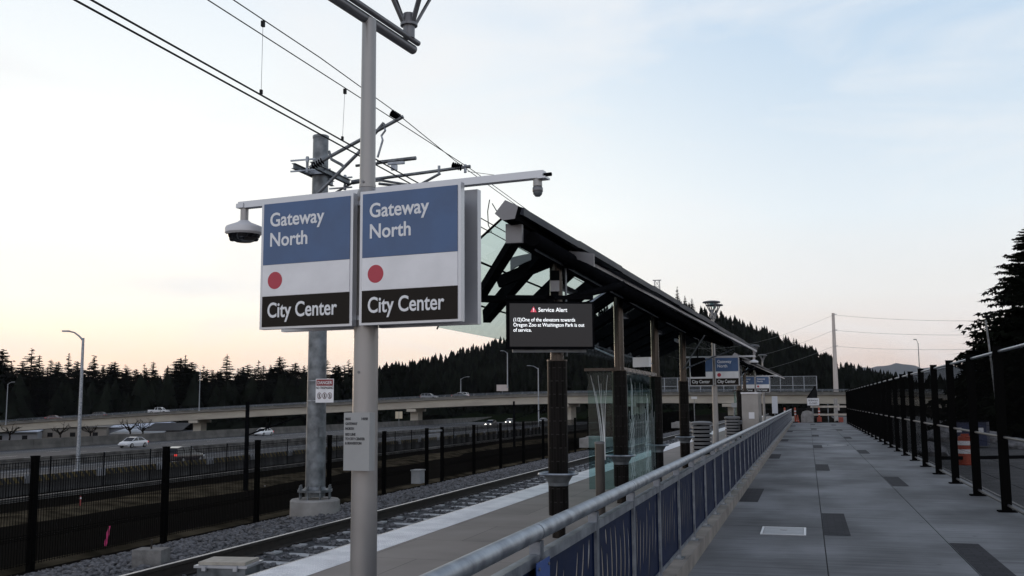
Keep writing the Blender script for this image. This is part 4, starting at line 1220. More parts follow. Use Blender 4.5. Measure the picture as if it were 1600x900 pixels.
b = MB(); b.box((0, .07, .36), (1.12, .05, .05)); b.box((0, .07, .33), (.10, .05, .10)); b.build('hanger_rail', M_black2, dp)
b = MB(); b.box((.0, .14, -.32), (.95, .05, .035)); b.build('cable_tray', M_galv_dark, dp)
sp = thing('loudspeaker', 'dark box loudspeaker fixed to the shelter column above the display', 'loudspeaker', tuple(at(867, 456, Y=12.4)), R(15))
b = MB(); b.box((0, 0, .07), (.115, .12, .14)); b.build('cabinet', M_darkpaint, sp)
b = MB(); b.box((0, 0, .205), (.12, .13, .13)); b.build('cover', M_black2, sp)
b = MB(); b.lathe([(.05, 0), (.05, -.08)], (0, .02, 0), 12); b.build('horn', M_black2, sp)
lb = thing('light_box_sign', 'pale blank sign box on the header between the second and third shelter columns', 'sign', tuple(at(1004, 574, X=-3.1)), 0)
b = MB(); b.box((0, -.05, .10), (.10, .36, .19), R(70)); b.build('box', M_alu, lb)
b = MB(); b.box((0, -.05, -.02), (.05, .05, .07)); b.build('foot', M_black2, lb)

eb = thing('equipment_box', 'black equipment box hanging under the shelter roof just left of the second sign post', 'box', tuple(at(1091, 590, D=27.2)), R(-8))
b = MB(); b.box((0, 0, .28), (.36, .22, .52)); b.build('casing', M_black2, eb)
b = MB(); b.tube([(0, 0, .54), (0, 0, 1.05)], .02, 8); b.build('hanger', M_black2, eb)
# bollard by the platform edge of the ramp
bl = thing('bollard', 'round dark brown steel bollard behind the railing beside the second column', 'bollard', (-2.95, 14.55, 0))
b = MB(); b.lathe([(.07, 0), (.07, 1.10)], (0, 0, 0), 22); b.build('post', mat('brown steel', (.085, .075, .068), .42, .6, vary=.12, scale=4), bl, smooth=True)
b = MB(); b.lathe([(.074, 1.10), (.074, 1.125), (.05, 1.135)], (0, 0, 0), 22); b.build('cap', M_darkpaint, bl, smooth=True)

# ------------------------------------------------------------------ railing beside the walkway
RX = -1.30
ra = thing('guardrail', 'galvanised guardrail with navy wave cut panels running along the walkway curb', 'railing', (RX, 0, .15))
py0 = 4.82 - 1.36 * 4; pitch = 1.36; npan = 62
pr0 = None
for k in range(npan + 1):
    if pr0 is None:
        b = MB(); b.box((0, 0, .44), (.055, .07, .88)); pr0 = b.build('post', M_galv, ra); q = pr0
        b = MB(); b.box((0, 0, .005), (.12, .17, .012)); b.build('foot_plate', M_galv_dark, pr0)
    else: q = copy_tree(pr0, ra)
    q.location = (0, py0 + k * pitch, 0)
tr0 = None
for k in range(npan // 2):
    if tr0 is None:
        b = MB(); b.tube([(0, .008, .92), (0, 2 * pitch - .008, .92)], .041, 20); b.tube([(0, -.035, .92), (0, .035, .92)], .037, 20)
        tr0 = b.build('top_rail', M_galv, ra, smooth=True); q = tr0
    else: q = copy_tree(tr0, ra)
    q.location = (0, py0 + pitch * (2 * k - 0) + pitch * 0 , 0)
b = MB(); b.box((0, (py0 + npan * pitch / 2), .795), (.05, npan * pitch, .05)); b.build('mid_rail', M_galv, ra)
b = MB(); b.box((0, (py0 + npan * pitch / 2), .075), (.035, npan * pitch, .035)); b.build('bottom_rail', M_galv, ra)
def wave_panel(seed):
    r = random.Random(seed)
    W_, z0, z1, nz = pitch - .078, .095, .768, 26
    nr = 8; b = MB(); th = .003
    ph = r.random() * 6
    def cx(i, z): return W_ * i / nr + .075 * math.sin(4.6 * (z - .4) + ph) + .010 * math.sin(7 * z + i * .6)
    slots = []
    for i in range(nr + 1):
        if i in (0, nr): slots.append([]); continue
        s = []; z = z0 + .02 + r.random() * .18
        while z < z1 - .12:
            L = r.uniform(.34, .60); s.append((z, min(z + L, z1 - .03))); z += L + r.uniform(.04, .08)
        slots.append(s)
    def gw(i, z):
        for a, c in slots[i]:
            if a < z < c: return .050 * math.sin(math.pi * (z - a) / (c - a)) ** .45
        return 0.0
    zs = [z0 + (z1 - z0) * k / nz for k in range(nz + 1)]
    for i in range(nr):
        for sgn in (-1, 1):
            vs = []
            for z in zs:
                l = 0 if i == 0 else cx(i, z) + gw(i, z) / 2
                rr_ = W_ if i == nr - 1 else cx(i + 1, z) - gw(i + 1, z) / 2
                vs += [(sgn * th / 2, l, z), (sgn * th / 2, rr_, z)]
            b.add(vs, [(2 * k, 2 * k + 1, 2 * k + 3, 2 * k + 2) if sgn > 0 else (2 * k, 2 * k + 2, 2 * k + 3, 2 * k + 1) for k in range(nz)])
    # slim frame round the sheet
    b.box((0, .006, (z0 + z1) / 2), (.02, .012, z1 - z0)); b.box((0, W_ - .006, (z0 + z1) / 2), (.02, .012, z1 - z0))
    b.box((0, W_ / 2, z1 - .004), (.02, W_, .010)); b.box((0, W_ / 2, z0), (.02, W_, .010))
    return b
pan = [wave_panel(s).build('wave_panel', M_navy, ra) for s in (1, 2, 3)]
for k in range(npan):
    q = pan[k] if k < 3 else copy_tree(pan[k % 3], ra)
    q.location = (0, py0 + k * pitch + .039, 0)
bs = thing('blue_notice', 'small blue notice plate bolted low on the railing at the bottom of the picture', 'sign', tuple(at(849, 925, X=RX + .05)), R(90))
b = MB(); b.box((0, .0, 0), (.24, .006, .30)); b.build('plate', mat('bright blue plate', (.03, .075, .26), .45), bs)
b = MB()
for dx in (-.09, .09): 
    b = MB(); b.lathe([(.008, 0), (.008, .006)], (0, 0, 0), 8); q = b.build('bolt', M_darkpaint, bs); q.location = (dx, -.004, .12); q.rotation_euler = (math.pi / 2, 0, 0)

# ------------------------------------------------------------------ welded mesh fence beyond the track
FX, FZ, FH = -10.6, -.56, 1.54
fl = thing('mesh_fence', 'black welded mesh fence with square posts behind the ballast', 'fence', (FX, 0, FZ))
ypos = [6.1, 9.0, 11.9, 14.95, 17.94, 21.09, 24.2, 27.24, 28.5] + [28.5 + 3.0 * k for k in range(1, 24)]
fp = None
for y in ypos:
    if fp is None:
        b = MB(); b.box((0, 0, FH / 2 - .1), (.085, .085, FH + .2)); b.box((0, 0, FH + .008), (.095, .095, .02)); fp = b.build('fence_post', M_fence, fl); q = fp
    else: q = fp.copy(); C.objects.link(q)
    q.location = (0, y, 0)
def weld(L):
    b = MB(); n = int(L / .052)
    for k in range(1, n):
        y = L * k / n
        b.add([(0, y - .005, .04), (.007, y, .04), (0, y + .005, .04), (0, y - .005, FH - .06), (.007, y, FH - .06), (0, y + .005, FH - .06)], [(0, 1, 4, 3), (1, 2, 5, 4), (2, 0, 3, 5)])
    for z in (.06, .40, .46, .95, 1.01, FH - .07):
        b.bar((.006, .05, z), (.006, L - .05, z), .008, .007)
    for z in (.43, .98): b.bar((.035, .05, z), (.035, L - .05, z), .008, .007)
    return b
pm_ = {}
for y0, y1 in zip(ypos[:-1], ypos[1:]):
    L = round(y1 - y0, 2)
    if abs(y0 - 27.24) < .1: continue
    if L not in pm_: pm_[L] = weld(L).build('mesh_panel', M_fence, fl); q = pm_[L]
    else: q = pm_[L].copy(); C.objects.link(q)
    q.location = (0, y0, 0)
b = MB(); b.bar((0, 27.3, FH - .08), (0, 28.45, FH - .08), .05, .05); b.build('gate_bar', M_galv, fl)

# second, thinner chain link fence on the slope
cf = thing('chain_link_fence', 'thin dark chain link fence in front of the freeway shoulder', 'fence', (-33, 0, -3.2))
cp = None; cm_ = None
for k in range(30):
    y = 20 + k * 3.6
    if cp is None: b = MB(); b.tube([(0, 0, -.6), (0, 0, 2.65)], .035, 8); cp = b.build('fence_post', M_black2, cf); q = cp
    else: q = cp.copy(); C.objects.link(q)
    q.location = (0, y, 0)
    if cm_ is None:
        b = MB()
        for j in range(24):
            y_ = 3.6 * j / 24
            b.bar((0, y_, .1), (0, y_, 1.75 + .1 * (j % 2)), .022, .022)
        for z in (.12, .5, 1.0, 1.5, 2.3, 2.55): b.bar((0, 0, z), (0, 3.6, z), .022, .022)
        cm_ = b.build('chain_link', M_black, cf); q = cm_
    else: q = cm_.copy(); C.objects.link(q)
    q.location = (0, y, 0)

# ------------------------------------------------------------------ tall fence on the right of the walkway
fr_ = thing('walkway_fence', 'tall black mesh fence with wide flat posts along the right side of the walkway', 'fence', (2.86, 0, 0))
rp_ = None; rm_ = None
bay = 2.76
for k in range(30):
    y = 17.04 - bay * 6 + k * bay
    if rp_ is None:
        b = MB(); b.box((0, 0, 1.26), (.14, .065, 2.52)); b.box((0, 0, .012), (.26, .20, .02)); b.box((0, 0, 2.525), (.15, .075, .012)); rp_ = b.build('fence_post', M_fence, fr_); q = rp_
    else: q = rp_.copy(); C.objects.link(q)
    q.location = (0, y, 0)
    if k == 29: break
    if rm_ is None:
        b = MB(); n = 62
        for j in range(n):
            y_ = .035 + (bay - .07) * j / (n - 1)
            b.add([(.07, y_ - .0018, .12), (.073, y_, .12), (.07, y_ + .0018, .12), (.07, y_ - .0018, 2.42), (.073, y_, 2.42), (.07, y_ + .0018, 2.42)], [(0, 1, 4, 3), (1, 2, 5, 4), (2, 0, 3, 5)])
        for j in range(9):
            z = .14 + 2.26 * j / 8; b.bar((.076, .035, z), (.076, bay - .035, z), .004, .004)
        rm_ = b.build('mesh_panel', M_fence, fr_); q = rm_
    else: q = rm_.copy(); C.objects.link(q)
    q.location = (0, y, 0)
y0 = 17.04 - bay * 6; y1 = y0 + 29 * bay
b = MB(); b.tube([(.02, y0, 2.45), (.02, y1, 2.45)], .024, 10); b.build('top_rail', M_galv, fr_, smooth=True)
b = MB(); b.tube([(.02, y0, 1.13), (.02, y1, 1.13)], .022, 10); b.build('mid_rail', mat('dull grey rail', (.09, .09, .095), .5, .5), fr_, smooth=True)
b = MB(); b.tube([(.02, y0, .10), (.02, y1, .10)], .022, 10); b.build('bottom_rail', mat('dull grey rail', (.09, .09, .095)), fr_, smooth=True)
# kerb under it
b = MB(); b.box((3.12, 40, -.2), (.30, 90, .39)); struct(b.build('fence_kerb', M_conc))

# ------------------------------------------------------------------ vehicles
def car(kind, col, label, loc, rz, lit=False, tail=False):
    root = thing({'sedan': 'sedan_car', 'suv': 'sport_utility_vehicle', 'pickup': 'pickup_truck'}[kind], label, {'sedan': 'car', 'suv': 'car', 'pickup': 'pickup truck'}[kind], loc, rz, 'vehicles on the freeway and the overpass')
    m = mat('car paint ' + '%02d%02d%02d' % tuple(int(c * 99) for c in col), col, .28, .15, coat=.5)
    if kind == 'sedan':
        L, Wd = 4.7, .90
        st = [(-2.35, .38, .72, .62), (-2.2, .28, .92, .80), (-1.6, .22, .98, .89), (-.9, .2, .97, .90), (.6, .2, .95, .90), (1.3, .22, .90, .89), (2.0, .24, .78, .82), (2.28, .32, .66, .68), (2.35, .4, .58, .6)]
        cabp = [(-1.75, .97), (-.95, 1.40), (-.1, 1.46), (.45, 1.40), (1.25, .93)]; wx = (-1.42, 1.42); wr = .33
    elif kind == 'suv':
        L, Wd = 4.8, .95
        st = [(-2.4, .45, .95, .75), (-2.3, .35, 1.12, .90), (-1.5, .28, 1.12, .95), (0, .26, 1.1, .95), (1.0, .28, 1.08, .94), (1.5, .3, 1.02, .92), (2.15, .3, .92, .86), (2.4, .42, .76, .72)]
        cabp = [(-2.32, 1.1), (-2.05, 1.62), (-1.2, 1.74), (.1, 1.72), (.55, 1.60), (1.2, 1.06)]; wx = (-1.45, 1.48); wr = .37
    else:
        L, Wd = 5.8, 1.0
        st = [(-2.9, .5, 1.12, .94), (-2.8, .42, 1.16, 1.0), (-1.2, .4, 1.16, 1.0), (0, .4, 1.16, 1.0), (1.4, .4, 1.14, .98), (2.3, .42, 1.08, .95), (2.75, .44, 1.0, .9), (2.9, .55, .85, .8)]
        cabp = [(-.95, 1.14), (-.80, 1.82), (-.3, 1.88), (.7, 1.86), (1.05, 1.72), (1.6, 1.12)]; wx = (-1.8, 1.85); wr = .42
    b = MB(); rows_ = []
    for x, zb, zt, w in st:
        rows_.append([(x, -w * .92, zb), (x, -w, zb + (zt - zb) * .35), (x, -w * .98, zb + (zt - zb) * .75), (x, -w * .90, zt), (x, w * .90, zt), (x, w * .98, zb + (zt - zb) * .75), (x, w, zb + (zt - zb) * .35), (x, w * .92, zb)])
    n = 8; vs = [p for r in rows_ for p in r]
    b.add(vs, [(i * n + k, i * n + (k + 1) % n, (i + 1) * n + (k + 1) % n, (i + 1) * n + k) for i in range(len(rows_) - 1) for k in range(n)] + [tuple(range(n)), tuple(range(len(vs) - 1, len(vs) - n - 1, -1))])
    body = b.build('body', m, root, smooth=True)
    # cabin: glass with a painted roof and pillars
    b = MB(); k2 = len(cabp); wb = Wd * .88
    def wz(z): return wb - (z - cabp[0][1]) * .28
    vs = [(x, -wz(z), z - .02) for x, z in cabp] + [(x, wz(z), z - .02) for x, z in cabp]
    b.add(vs, [tuple(range(k2)), tuple(range(2 * k2 - 1, k2 - 1, -1))] + [(i, k2 + i, k2 + i + 1, i + 1) for i in range(k2 - 1)] + [(k2 - 1, 2 * k2 - 1, k2, 0)])
    b.build('windows', M_glass_dk, root, smooth=False)
    b = MB(); top = cabp[1:-1]
    rows_ = [[(x, -wz(z) - .012, z - .05), (x, -wz(z) * .94, z + .012), (x, wz(z) * .94, z + .012), (x, wz(z) + .012, z - .05)] for x, z in top]
    b.sheet(rows_)
    for i in ((0, 1), (k2 - 2, k2 - 1)):
        for sg in (-1, 1):
            b.bar((cabp[i[0]][0], sg * (wz(cabp[i[0]][1]) - .0), cabp[i[0]][1] - .01), (cabp[i[1]][0], sg * (wz(cabp[i[1]][1])), cabp[i[1]][1] - .01), .05, .10)
    xm = (wx[0] + wx[1]) / 2 - .05
    for sg in (-1, 1):
        for xx in ((xm,) if kind != 'suv' else (xm - .1, xm - 1.05)):
            b.bar((xx, sg * (wb + .005), cabp[0][1] - .02), (xx, sg * wz(cabp[2][1] - .03), cabp[2][1] - .04), .06, .08)
    b.build('roof', m, root)
    if kind == 'pickup':
        b = MB(); b.box((-1.9, 0, 1.165), (1.7, 1.6, .02)); b.build('bed_liner', M_rubber, root)
    for x in wx:
        for sg in (-1, 1):
            b = MB(); b.tube([(x, sg * (Wd - .20), wr), (x, sg * (Wd + .012), wr)], wr, 18); wh = b.build('wheel', M_rubber, root)
            b = MB(); b.tube([(x, sg * (Wd + .0), wr), (x, sg * (Wd + .022), wr)], wr * .62, 12); b.build('rim', M_rim, wh)
    xf = st[-1][0]; zf = st[-1][2]
    for sg in (-1, 1):
        b = MB(); b.box((xf - .10, sg * Wd * .66, zf - .06), (.22, .34, .14)); b.build('headlight', M_head if lit else M_headoff, root)
        b = MB(); b.box((st[0][0] + .06, sg * Wd * .72, st[1][2] - .18), (.16, .26, .18)); b.build('tail_light', M_tail, root)
    return root
UP, DOWN = R(90), R(-90)
def fw(px, py): p = at(px, py, Z=-4.19); return (p.x, p.y, -4.19)
car('sedan', (.62, .63, .66), 'silver sedan on the far freeway lanes, left of the tall light pole base', fw(208, 699), DOWN)
car('suv', (.03, .022, .024), 'dark maroon sport utility car with red tail light behind the mesh fence', fw(287, 724), UP, tail=True)
car('sedan', (.66, .67, .70), 'white car half hidden behind the freeway wall, left of the overhead line pole', (at(412, 680, X=-100).x, at(412, 680, X=-100).y, -4.19), DOWN)
car('suv', (.02, .02, .022), 'dark car with lit headlights, nearest of three under the overpass', fw(767, 667), DOWN, lit=True)
car('sedan', (.16, .17, .18), 'grey car with lit headlights beneath the overpass, beside the thin dark pole', fw(797, 662), DOWN, lit=True)
car('sedan', (.60, .60, .62), 'white car with lit headlights beneath the overpass by the first shelter column', fw(849, 661), DOWN, lit=True)
def bridge_car(kind, col, label, px, back, right):
    p, d, nn = on_bridge(px)
    q = p + nn * back; rz = math.atan2(d.y, d.x) + (0 if right else math.pi)
    car(kind, col, label, (q.x, q.y, q.z + .26), rz)
bridge_car('sedan', (.10, .02, .02), 'dark red car at the far left end of the overpass', 74, 3.4, True)
bridge_car('suv', (.035, .03, .03), 'dark car on the overpass partly behind the tall light pole', 132, 7.5, False)
bridge_car('pickup', (.66, .67, .69), 'white pickup truck on the left part of the overpass', 241, 3.4, True)
bridge_car('suv', (.20, .205, .22), 'silver grey car on the overpass just right of the sign pole', 665, 3.4, True)
bridge_car('suv', (.70, .71, .73), 'white sport utility car on the overpass right of the sign pole', 704, 8.2, False)
bridge_car('sedan', (.03, .033, .04), 'dark sedan on the overpass overlapping the white sport utility car', 714, 3.2, True)

# ------------------------------------------------------------------ street lights and line poles
def street_light(px, pyb, pyt, X=None, D=None, label='', arm=-1, armlen=2.6, r=.11, m=None, head=.8):
    if X is not None: p = at(px, pyb, X=X); t = at(px, pyt, X=X)
    else: p = at(px, pyb, D=D); t = at(px, pyt, D=D)
    h = t.z - p.z
    m = m or M_galv
    # arm direction along the picture's left/right at that place
    root = thing('street_light', label, 'street light', tuple(p), math.atan2(p.x, -p.y) * 0 + math.atan2(_x[1] * 0 + CM[1, 0], CM[0, 0]))
    b = MB(); b.tube([(0, 0, 0), (0, 0, h - .3)], [r, r * .6], 12); b.build('pole', m, root, smooth=True)
    b = MB(); b.box((0, 0, .1), (r * 3, r * 3, .2)); b.build('base', m, root)
    b = MB(); a = arm * armlen
    b.tube([(0, 0, h - .5), (a * .25, 0, h - .18), (a * .6, 0, h + .12), (a, 0, h + .22)], [r * .5, r * .42, r * .36, r * .3], 8); b.build('arm', m, root, smooth=True)
    b = MB(); b.plate([(a - arm * .1, -.15, h + .16), (a + arm * head, -.13, h + .17), (a + arm * head, .13, h + .17), (a - arm * .1, .15, h + .16)], (0, 0, .12)); b.build('lamp_head', m, root)
    return root
street_light(121, 738, 521, X=-52.6, label='tall grey street light rising in front of the freeway at the left', arm=-1, armlen=1.15, r=.16, head=.45)
street_light(9, 664, 598, D=279, label='street light on the overpass at the far left edge', arm=1, armlen=1.2, r=.14, head=.7)
street_light(311, 642, 575, D=276, label='street light on the overpass left of the overhead line pole', arm=-1, armlen=1.0, r=.14, head=.6)
street_light(720, 617, 590, D=276, label='short street light with arm behind the white car on the overpass', arm=1, armlen=1.7, r=.13, head=.7)
street_light(793, 606, 549, D=268, label='tall street light behind the overpass left of the shelter column', arm=-1, armlen=1.2, r=.16, head=.7)
street_light(842, 690, 573, X=-52.6, label='grey street light with arm just left of the first shelter column', arm=-1, armlen=1.7, r=.16, head=.6)
street_light(1440, 640, 532, D=150, label='thin curved street light beyond the right fence against the sky', arm=-1, armlen=.35, r=.09, m=M_galv_dark, head=.3)
lp = thing('leaning_lamp_pole', 'thin leaning pole with a small lamp in front of the large conifer', 'pole', tuple(at(1561, 655, D=44)))
b = MB(); b.tube([at(1561, 662, D=44), at(1552, 590, D=44), at(1540, 500, D=44)], [.05, .045, .035], 8); b.build('pole', M_galv_dark, lp, world=True)
b = MB(); b.box(at(1542, 495, D=44), (.34, .18, .10)); b.build('lamp_head', M_black2, lp, world=True)

def far_line_pole(px, pyt, pyb, X, label):
    p = at(px, pyb, X=X); z0 = terrain_z(X, p.y); t = at(px, pyt, X=X)
    root = thing('old_line_pole', label, 'pole', (p.x, t.y, z0))
    h = t.z - z0
    b = MB(); b.tube([(0, 0, 0), (0, 0, h)], [.10, .08], 10); b.build('mast', M_black2, root, smooth=True)
    b = MB(); b.tube([(0, 0, h * .62), (2.6, -.3, h * .84)], .035, 6); b.build('cantilever', M_black2, root)
far_line_pole(387, 628, 740, -22, 'dark line pole with a raked arm behind the mesh fence, left of the danger sign')
far_line_pole(803, 627, 690, -22, 'dark line pole with a raked arm, left of the first shelter column')

# highway signs
def flat_sign(name, px0, px1, py0, py1, pyg, D, col, label, n=1, cat='sign'):
    a, c = at(px0, py1, D=D), at(px1, py0, D=D); gpt = at((px0 + px1) / 2, pyg, D=D)
    w = (Vector((c.x, c.y, 0)) - Vector((a.x, a.y, 0))).length; h = c.z - a.z
    rz = math.atan2(CM[1, 0], CM[0, 0])
    root = thing(name, label, cat, (gpt.x, gpt.y, gpt.z), rz)
    z0 = a.z - gpt.z
    for k in range(n):
        b = MB(); ww = w / n - (.06 * w if n > 1 else 0)
        b.box((-w / 2 + (k + .5) * w / n, -.06, z0 + h / 2), (ww, .04, h)); b.build('panel', mat('sign %s' % name, col, .6, vary=.06, scale=1), root)
    b = MB(); b.bar((0, 0, 0), (0, 0, z0 + h), max(.06, w * .04), max(.06, w * .04)); b.build('post', M_galv_dark, root)
    return root
flat_sign('highway_sign', 617.5, 629, 643, 654, 665, 150, (.50, .44, .33), 'pair of tan highway sign panels on one post beside the freeway', 2)
flat_sign('bridge_sign', 776, 794, 601, 611, 615, 268, (.45, .40, .38), 'pale sign on the overpass railing under the tall street light')
flat_sign('platform_notice', 1143, 1152, 629.5, 636.5, 655, 50, (.33, .34, .35), 'small grey notice on a post behind the second waste bin')
flat_sign('signboard', 1207, 1215, 619, 646, 650, 74, (.5, .52, .56), 'narrow white panel standing behind the far end of the railing')
flat_sign('track_signal', 1081, 1090, 619.5, 623.5, 660, 95, (.5, .5, .5), 'small pale sign right of the last column of the first shelter')

# ------------------------------------------------------------------ trackside things
pf = thing('pink_flag', 'wooden stake with bright pink flagging tape behind the mesh fence', 'marker flag', tuple(at(164, 868, X=-11.0)))
b = MB(); b.tube([at(164, 872, X=-11.0), at(166, 845, X=-11.0), at(170, 823, X=-11.0)], .011, 5); b.build('stake', M_wood, pf, world=True)
b = MB(); u0 = at(171, 822, X=-11.0); r_ = []
for k in range(8):
    s = k / 7; c = u0.lerp(at(164.5, 853, X=-11.0), s); w_ = .022 * (.6 + math.sin(s * 2.6)) 
    r_.append([c + Vector((.008 * math.sin(k * 2), -w_, 0)), c + Vector((.02, 0, 0)), c + Vector((.008 * math.cos(k * 2), w_ , 0))])
b.sheet(r_); b.build('tape', M_pink, pf, world=True)
def stake(px, pyb, pyt, X, label, m):
    p = at(px, pyb, X=X); t = at(px + 1, pyt, X=X); root = thing('survey_stake', label, 'stake', tuple(p))
    b = MB(); b.bar(p, t, .04, .02); b.build('stake', m, root, world=True)
    b = MB(); b.bar(p.lerp(t, .8), p.lerp(t, .92), .05, .03); b.build('tape', M_reflwhite, root, world=True)
stake(125, 798, 775, -24, 'thin red and white stake standing in the dry grass strip', mat('dull red paint', (.25, .03, .03), .6))
stake(398, 782, 758, -22.5, 'thin brown stake left of the overhead line pole footing', M_wood)
stake(413, 782, 757, -22.5, 'second thin brown stake beside the overhead line pole footing', M_wood)

jb = thing('track_junction_box', 'flat metal junction box with a timber lid between platform edge and track', 'junction box', (-6.95, 11.15, -.36), R(8))
b = MB(); b.box((0, 0, .02), (.62, .46, .14)); b.build('box', M_galv_dark, jb)
b = MB(); b.box((0, 0, .105), (.68, .52, .03)); b.build('flange', M_alu, jb)
b = MB(); b.box((0, 0, .14), (.60, .44, .035)); b.build('lid', mat('tan lid', (.36, .33, .28), .7, vary=.15, scale=8), jb)
for sx in (-.2, .2): b = MB(); b.box((sx, -.27, .09), (.05, .04, .06)); b.build('latch', M_alu, jb)
sb = thing('stone_marker', 'grey concrete block with an iron pin in the ballast beside the far rail', 'block', tuple(at(236, 874, X=-8.55)), R(12))
b = MB(); b.plate([(-.20, -.15, -.1), (.20, -.15, -.1), (.20, .15, -.1), (-.20, .15, -.1)], (0, 0, .24)); b.build('block', mat('weathered block', (.17, .165, .16), .9, vary=.25, scale=8, bump=.5), sb)
b = MB(); b.tube([(0, 0, .1), (0, 0, .26)], .012, 6); b.build('pin', M_rail_side, sb)
wb_ = thing('utility_cabinet', 'small pale louvred cabinet standing at the foot of the mesh fence', 'cabinet', tuple(at(653, 755, X=-10.35)), 0)
b = MB(); b.box((0, 0, .17), (.25, .36, .34))
b.build('cabinet', mat('pale cabinet', (.26, .27, .28), .6, vary=.1, scale=4), wb_)
b = MB(); b.box((0, 0, .355), (.29, .40, .03)); b.build('lid', mat('pale cabinet', (.26, .27, .28)), wb_)
for px, py, X, nm, lab, sc in ((932, 698, -9.6, 'concrete_block', 'pale concrete block beside the track left of the glass fin', 1.0), (1068, 668, -9.8, 'concrete_block', 'low pale concrete block far along the track beyond the windscreen', 1.5)):
    p = at(px, py, X=X); t = thing(nm, lab, 'block', tuple(p))
    b = MB(); b.plate([(-.6 * sc, -1.0 * sc, 0), (.6 * sc, -1.0 * sc, 0), (.6 * sc, 1.0 * sc, 0), (-.6 * sc, 1.0 * sc, 0)], (0, 0, .42)); b.build('block', M_conc, t)
    b = MB(); b.box((0, -.3 * sc, .46), (.7 * sc, .8 * sc, .08)); b.build('cap', M_conc, t)

# ------------------------------------------------------------------ platform furniture
def bin_(loc, label):
    root = thing('waste_bin', label, 'waste bin', loc, 0, 'slatted waste bins on the platform')
    b = MB(); b.lathe([(.26, 0), (.26, .92)], (0, 0, .02), 20); b.build('liner', M_black2, root, smooth=True)
    for k in range(7):
        z = .06 + k * .128
        b = MB(); b.lathe([(.31, 0), (.325, .01), (.325, .075), (.31, .085), (.29, .085), (.29, 0)], (0, 0, z), 28); b.build('band', mat('grey bin metal', (.15, .15, .155), .5, .3, vary=.12, scale=5), root, smooth=True)
    b = MB(); b.lathe([(.33, .96), (.345, .98), (.345, 1.03), (.28, 1.06), (.10, 1.075)], (0, 0, 0), 28); b.build('lid', mat('grey bin metal', (.24, .24, .25)), root, smooth=True)
    return root
p = at(1097, 700, Y=33.4); bin_((p.x, 33.4, 0), 'grey slatted waste bin behind the railing, nearer one beside the second lamp post')
p = at(1145, 680, Y=45.0); bin_((p.x, 45.0, 0), 'grey slatted waste bin left of the metal cabinet, farther one')
p = at(1176, 680, Y=45.5)
tm = thing('ticket_cabinet', 'tall brown grey metal cabinet with a small white notice behind the railing', 'cabinet', (p.x, 45.5, 0), R(-8))
b = MB(); b.box((0, 0, 1.02), (.72, .75, 2.04)); b.build('body', mat('dull stainless', (.27, .255, .24), .45, .4, vary=.12, scale=2), tm)
b = MB(); b.plate([(-.38, -.42, 2.04), (.38, -.42, 2.04), (.38, .42, 2.04), (-.38, .42, 2.04)], (0, 0, .07)); b.build('lid', M_alu, tm)
b = MB(); b.box((.06, -.379, 1.1), (.24, .006, .28)); b.build('notice', M_reflwhite, tm)

# ------------------------------------------------------------------ end of the walkway
def delin(px, pyb, label, h=1.15):
    p = at(px, pyb, Z=0); p.y = min(p.y, 84.5); p = Vector((p.x, p.y, 0.0))
    root = thing('delineator_post', label, 'delineator', tuple(p))
    b = MB(); b.lathe([(.22, 0), (.22, .05), (.09, .09)], (0, 0, 0), 10); b.build('base', M_rubber, root)
    b = MB(); b.lathe([(.07, .08), (.065, h), (.04, h + .06)], (0, 0, 0), 12); po = b.build('post', M_orange, root, smooth=True)
    for z in (.62, .86):
        b = MB(); b.lathe([(.073, 0), (.073, .10)], (0, 0, z), 12); b.build('band', M_reflwhite, po)
delin(1227, 660, 'orange delineator post at the end of the railing')
delin(1243, 660.5, 'orange delineator post left of the concrete block')
delin(1280.5, 660.5, 'orange delineator post in front of the timber barricade')
p = at(1247, 659.5, Z=0); tc_ = thing('traffic_cone', 'small white banded cone beside the middle delineator', 'cone', (p.x, 84.0, 0))
b = MB(); b.box((0, 0, .02), (.36, .36, .03)); b.build('base', M_orange, tc_)
b = MB(); b.lathe([(.13, .03), (.03, .62)], (0, 0, 0), 14); b.build('cone', M_orange, tc_, smooth=True)
b = MB(); b.lathe([(.105, 0), (.06, .22)], (0, 0, .18), 14); b.build('band', M_reflwhite, tc_)
p = at(1262, 659.5, Z=0); cbk = thing('barrier_block', 'round shouldered concrete block closing the end of the walkway', 'concrete block', (p.x, 84.6, 0))
b = MB(); b.plate([(-.50, -.3, 0), (.50, -.3, 0), (.50, -.3, .55), (.38, -.3, .86), (.1, -.3, .95), (-.1, -.3, .95), (-.38, -.3, .86), (-.50, -.3, .55)], (0, .6, 0)); b.build('block', M_conc, cbk)
b = MB(); b.tube([(0, -.05, .93), (0, -.05, 1.05), (0, .05, 1.05), (0, .05, .93)], .02, 6); b.build('lifting_eye', M_rail_side, cbk)
sc2 = thing('closed_sign', 'white sign reading SIDEWALK CLOSED on a thin post at the walkway end', 'sign', (at(1271, 640, Y=84.2).x, 84.2, 0))
b = MB(); b.box((0, 0, 1.66), (.92, .02, .58)); b.build('plate', M_reflwhite, sc2)
b = MB(); b.bar((-.02, .03, 0), (-.02, .03, 1.95), .04, .04); b.build('post', M_galv_dark, sc2)
text('lettering', 'SIDEWALK', .19, ink2, sc2, (0, -.013, 1.70), align='CENTER', sx=.82, bold=.003)
text('lettering', 'CLOSED', .19, ink2, sc2, (0, -.013, 1.47), align='CENTER', sx=.9, bold=.003)
ba = thing('barricade', 'pale timber barricade with two long rails across the walkway end', 'barricade', (1.75, 84.9, 0))
for z in (.62, 1.26):
    b = MB(); b.box((0, 0, z), (3.1, .05, .16)); b.build('rail', mat('pale timber', (.42, .38, .33), .8, vary=.2, scale=3), ba)
for x in (-1.4, -.2, 1.4): b = MB(); b.bar((x, .06, 0), (x, .06, 1.5), .09, .06); b.build('upright', M_galv_dark, ba)
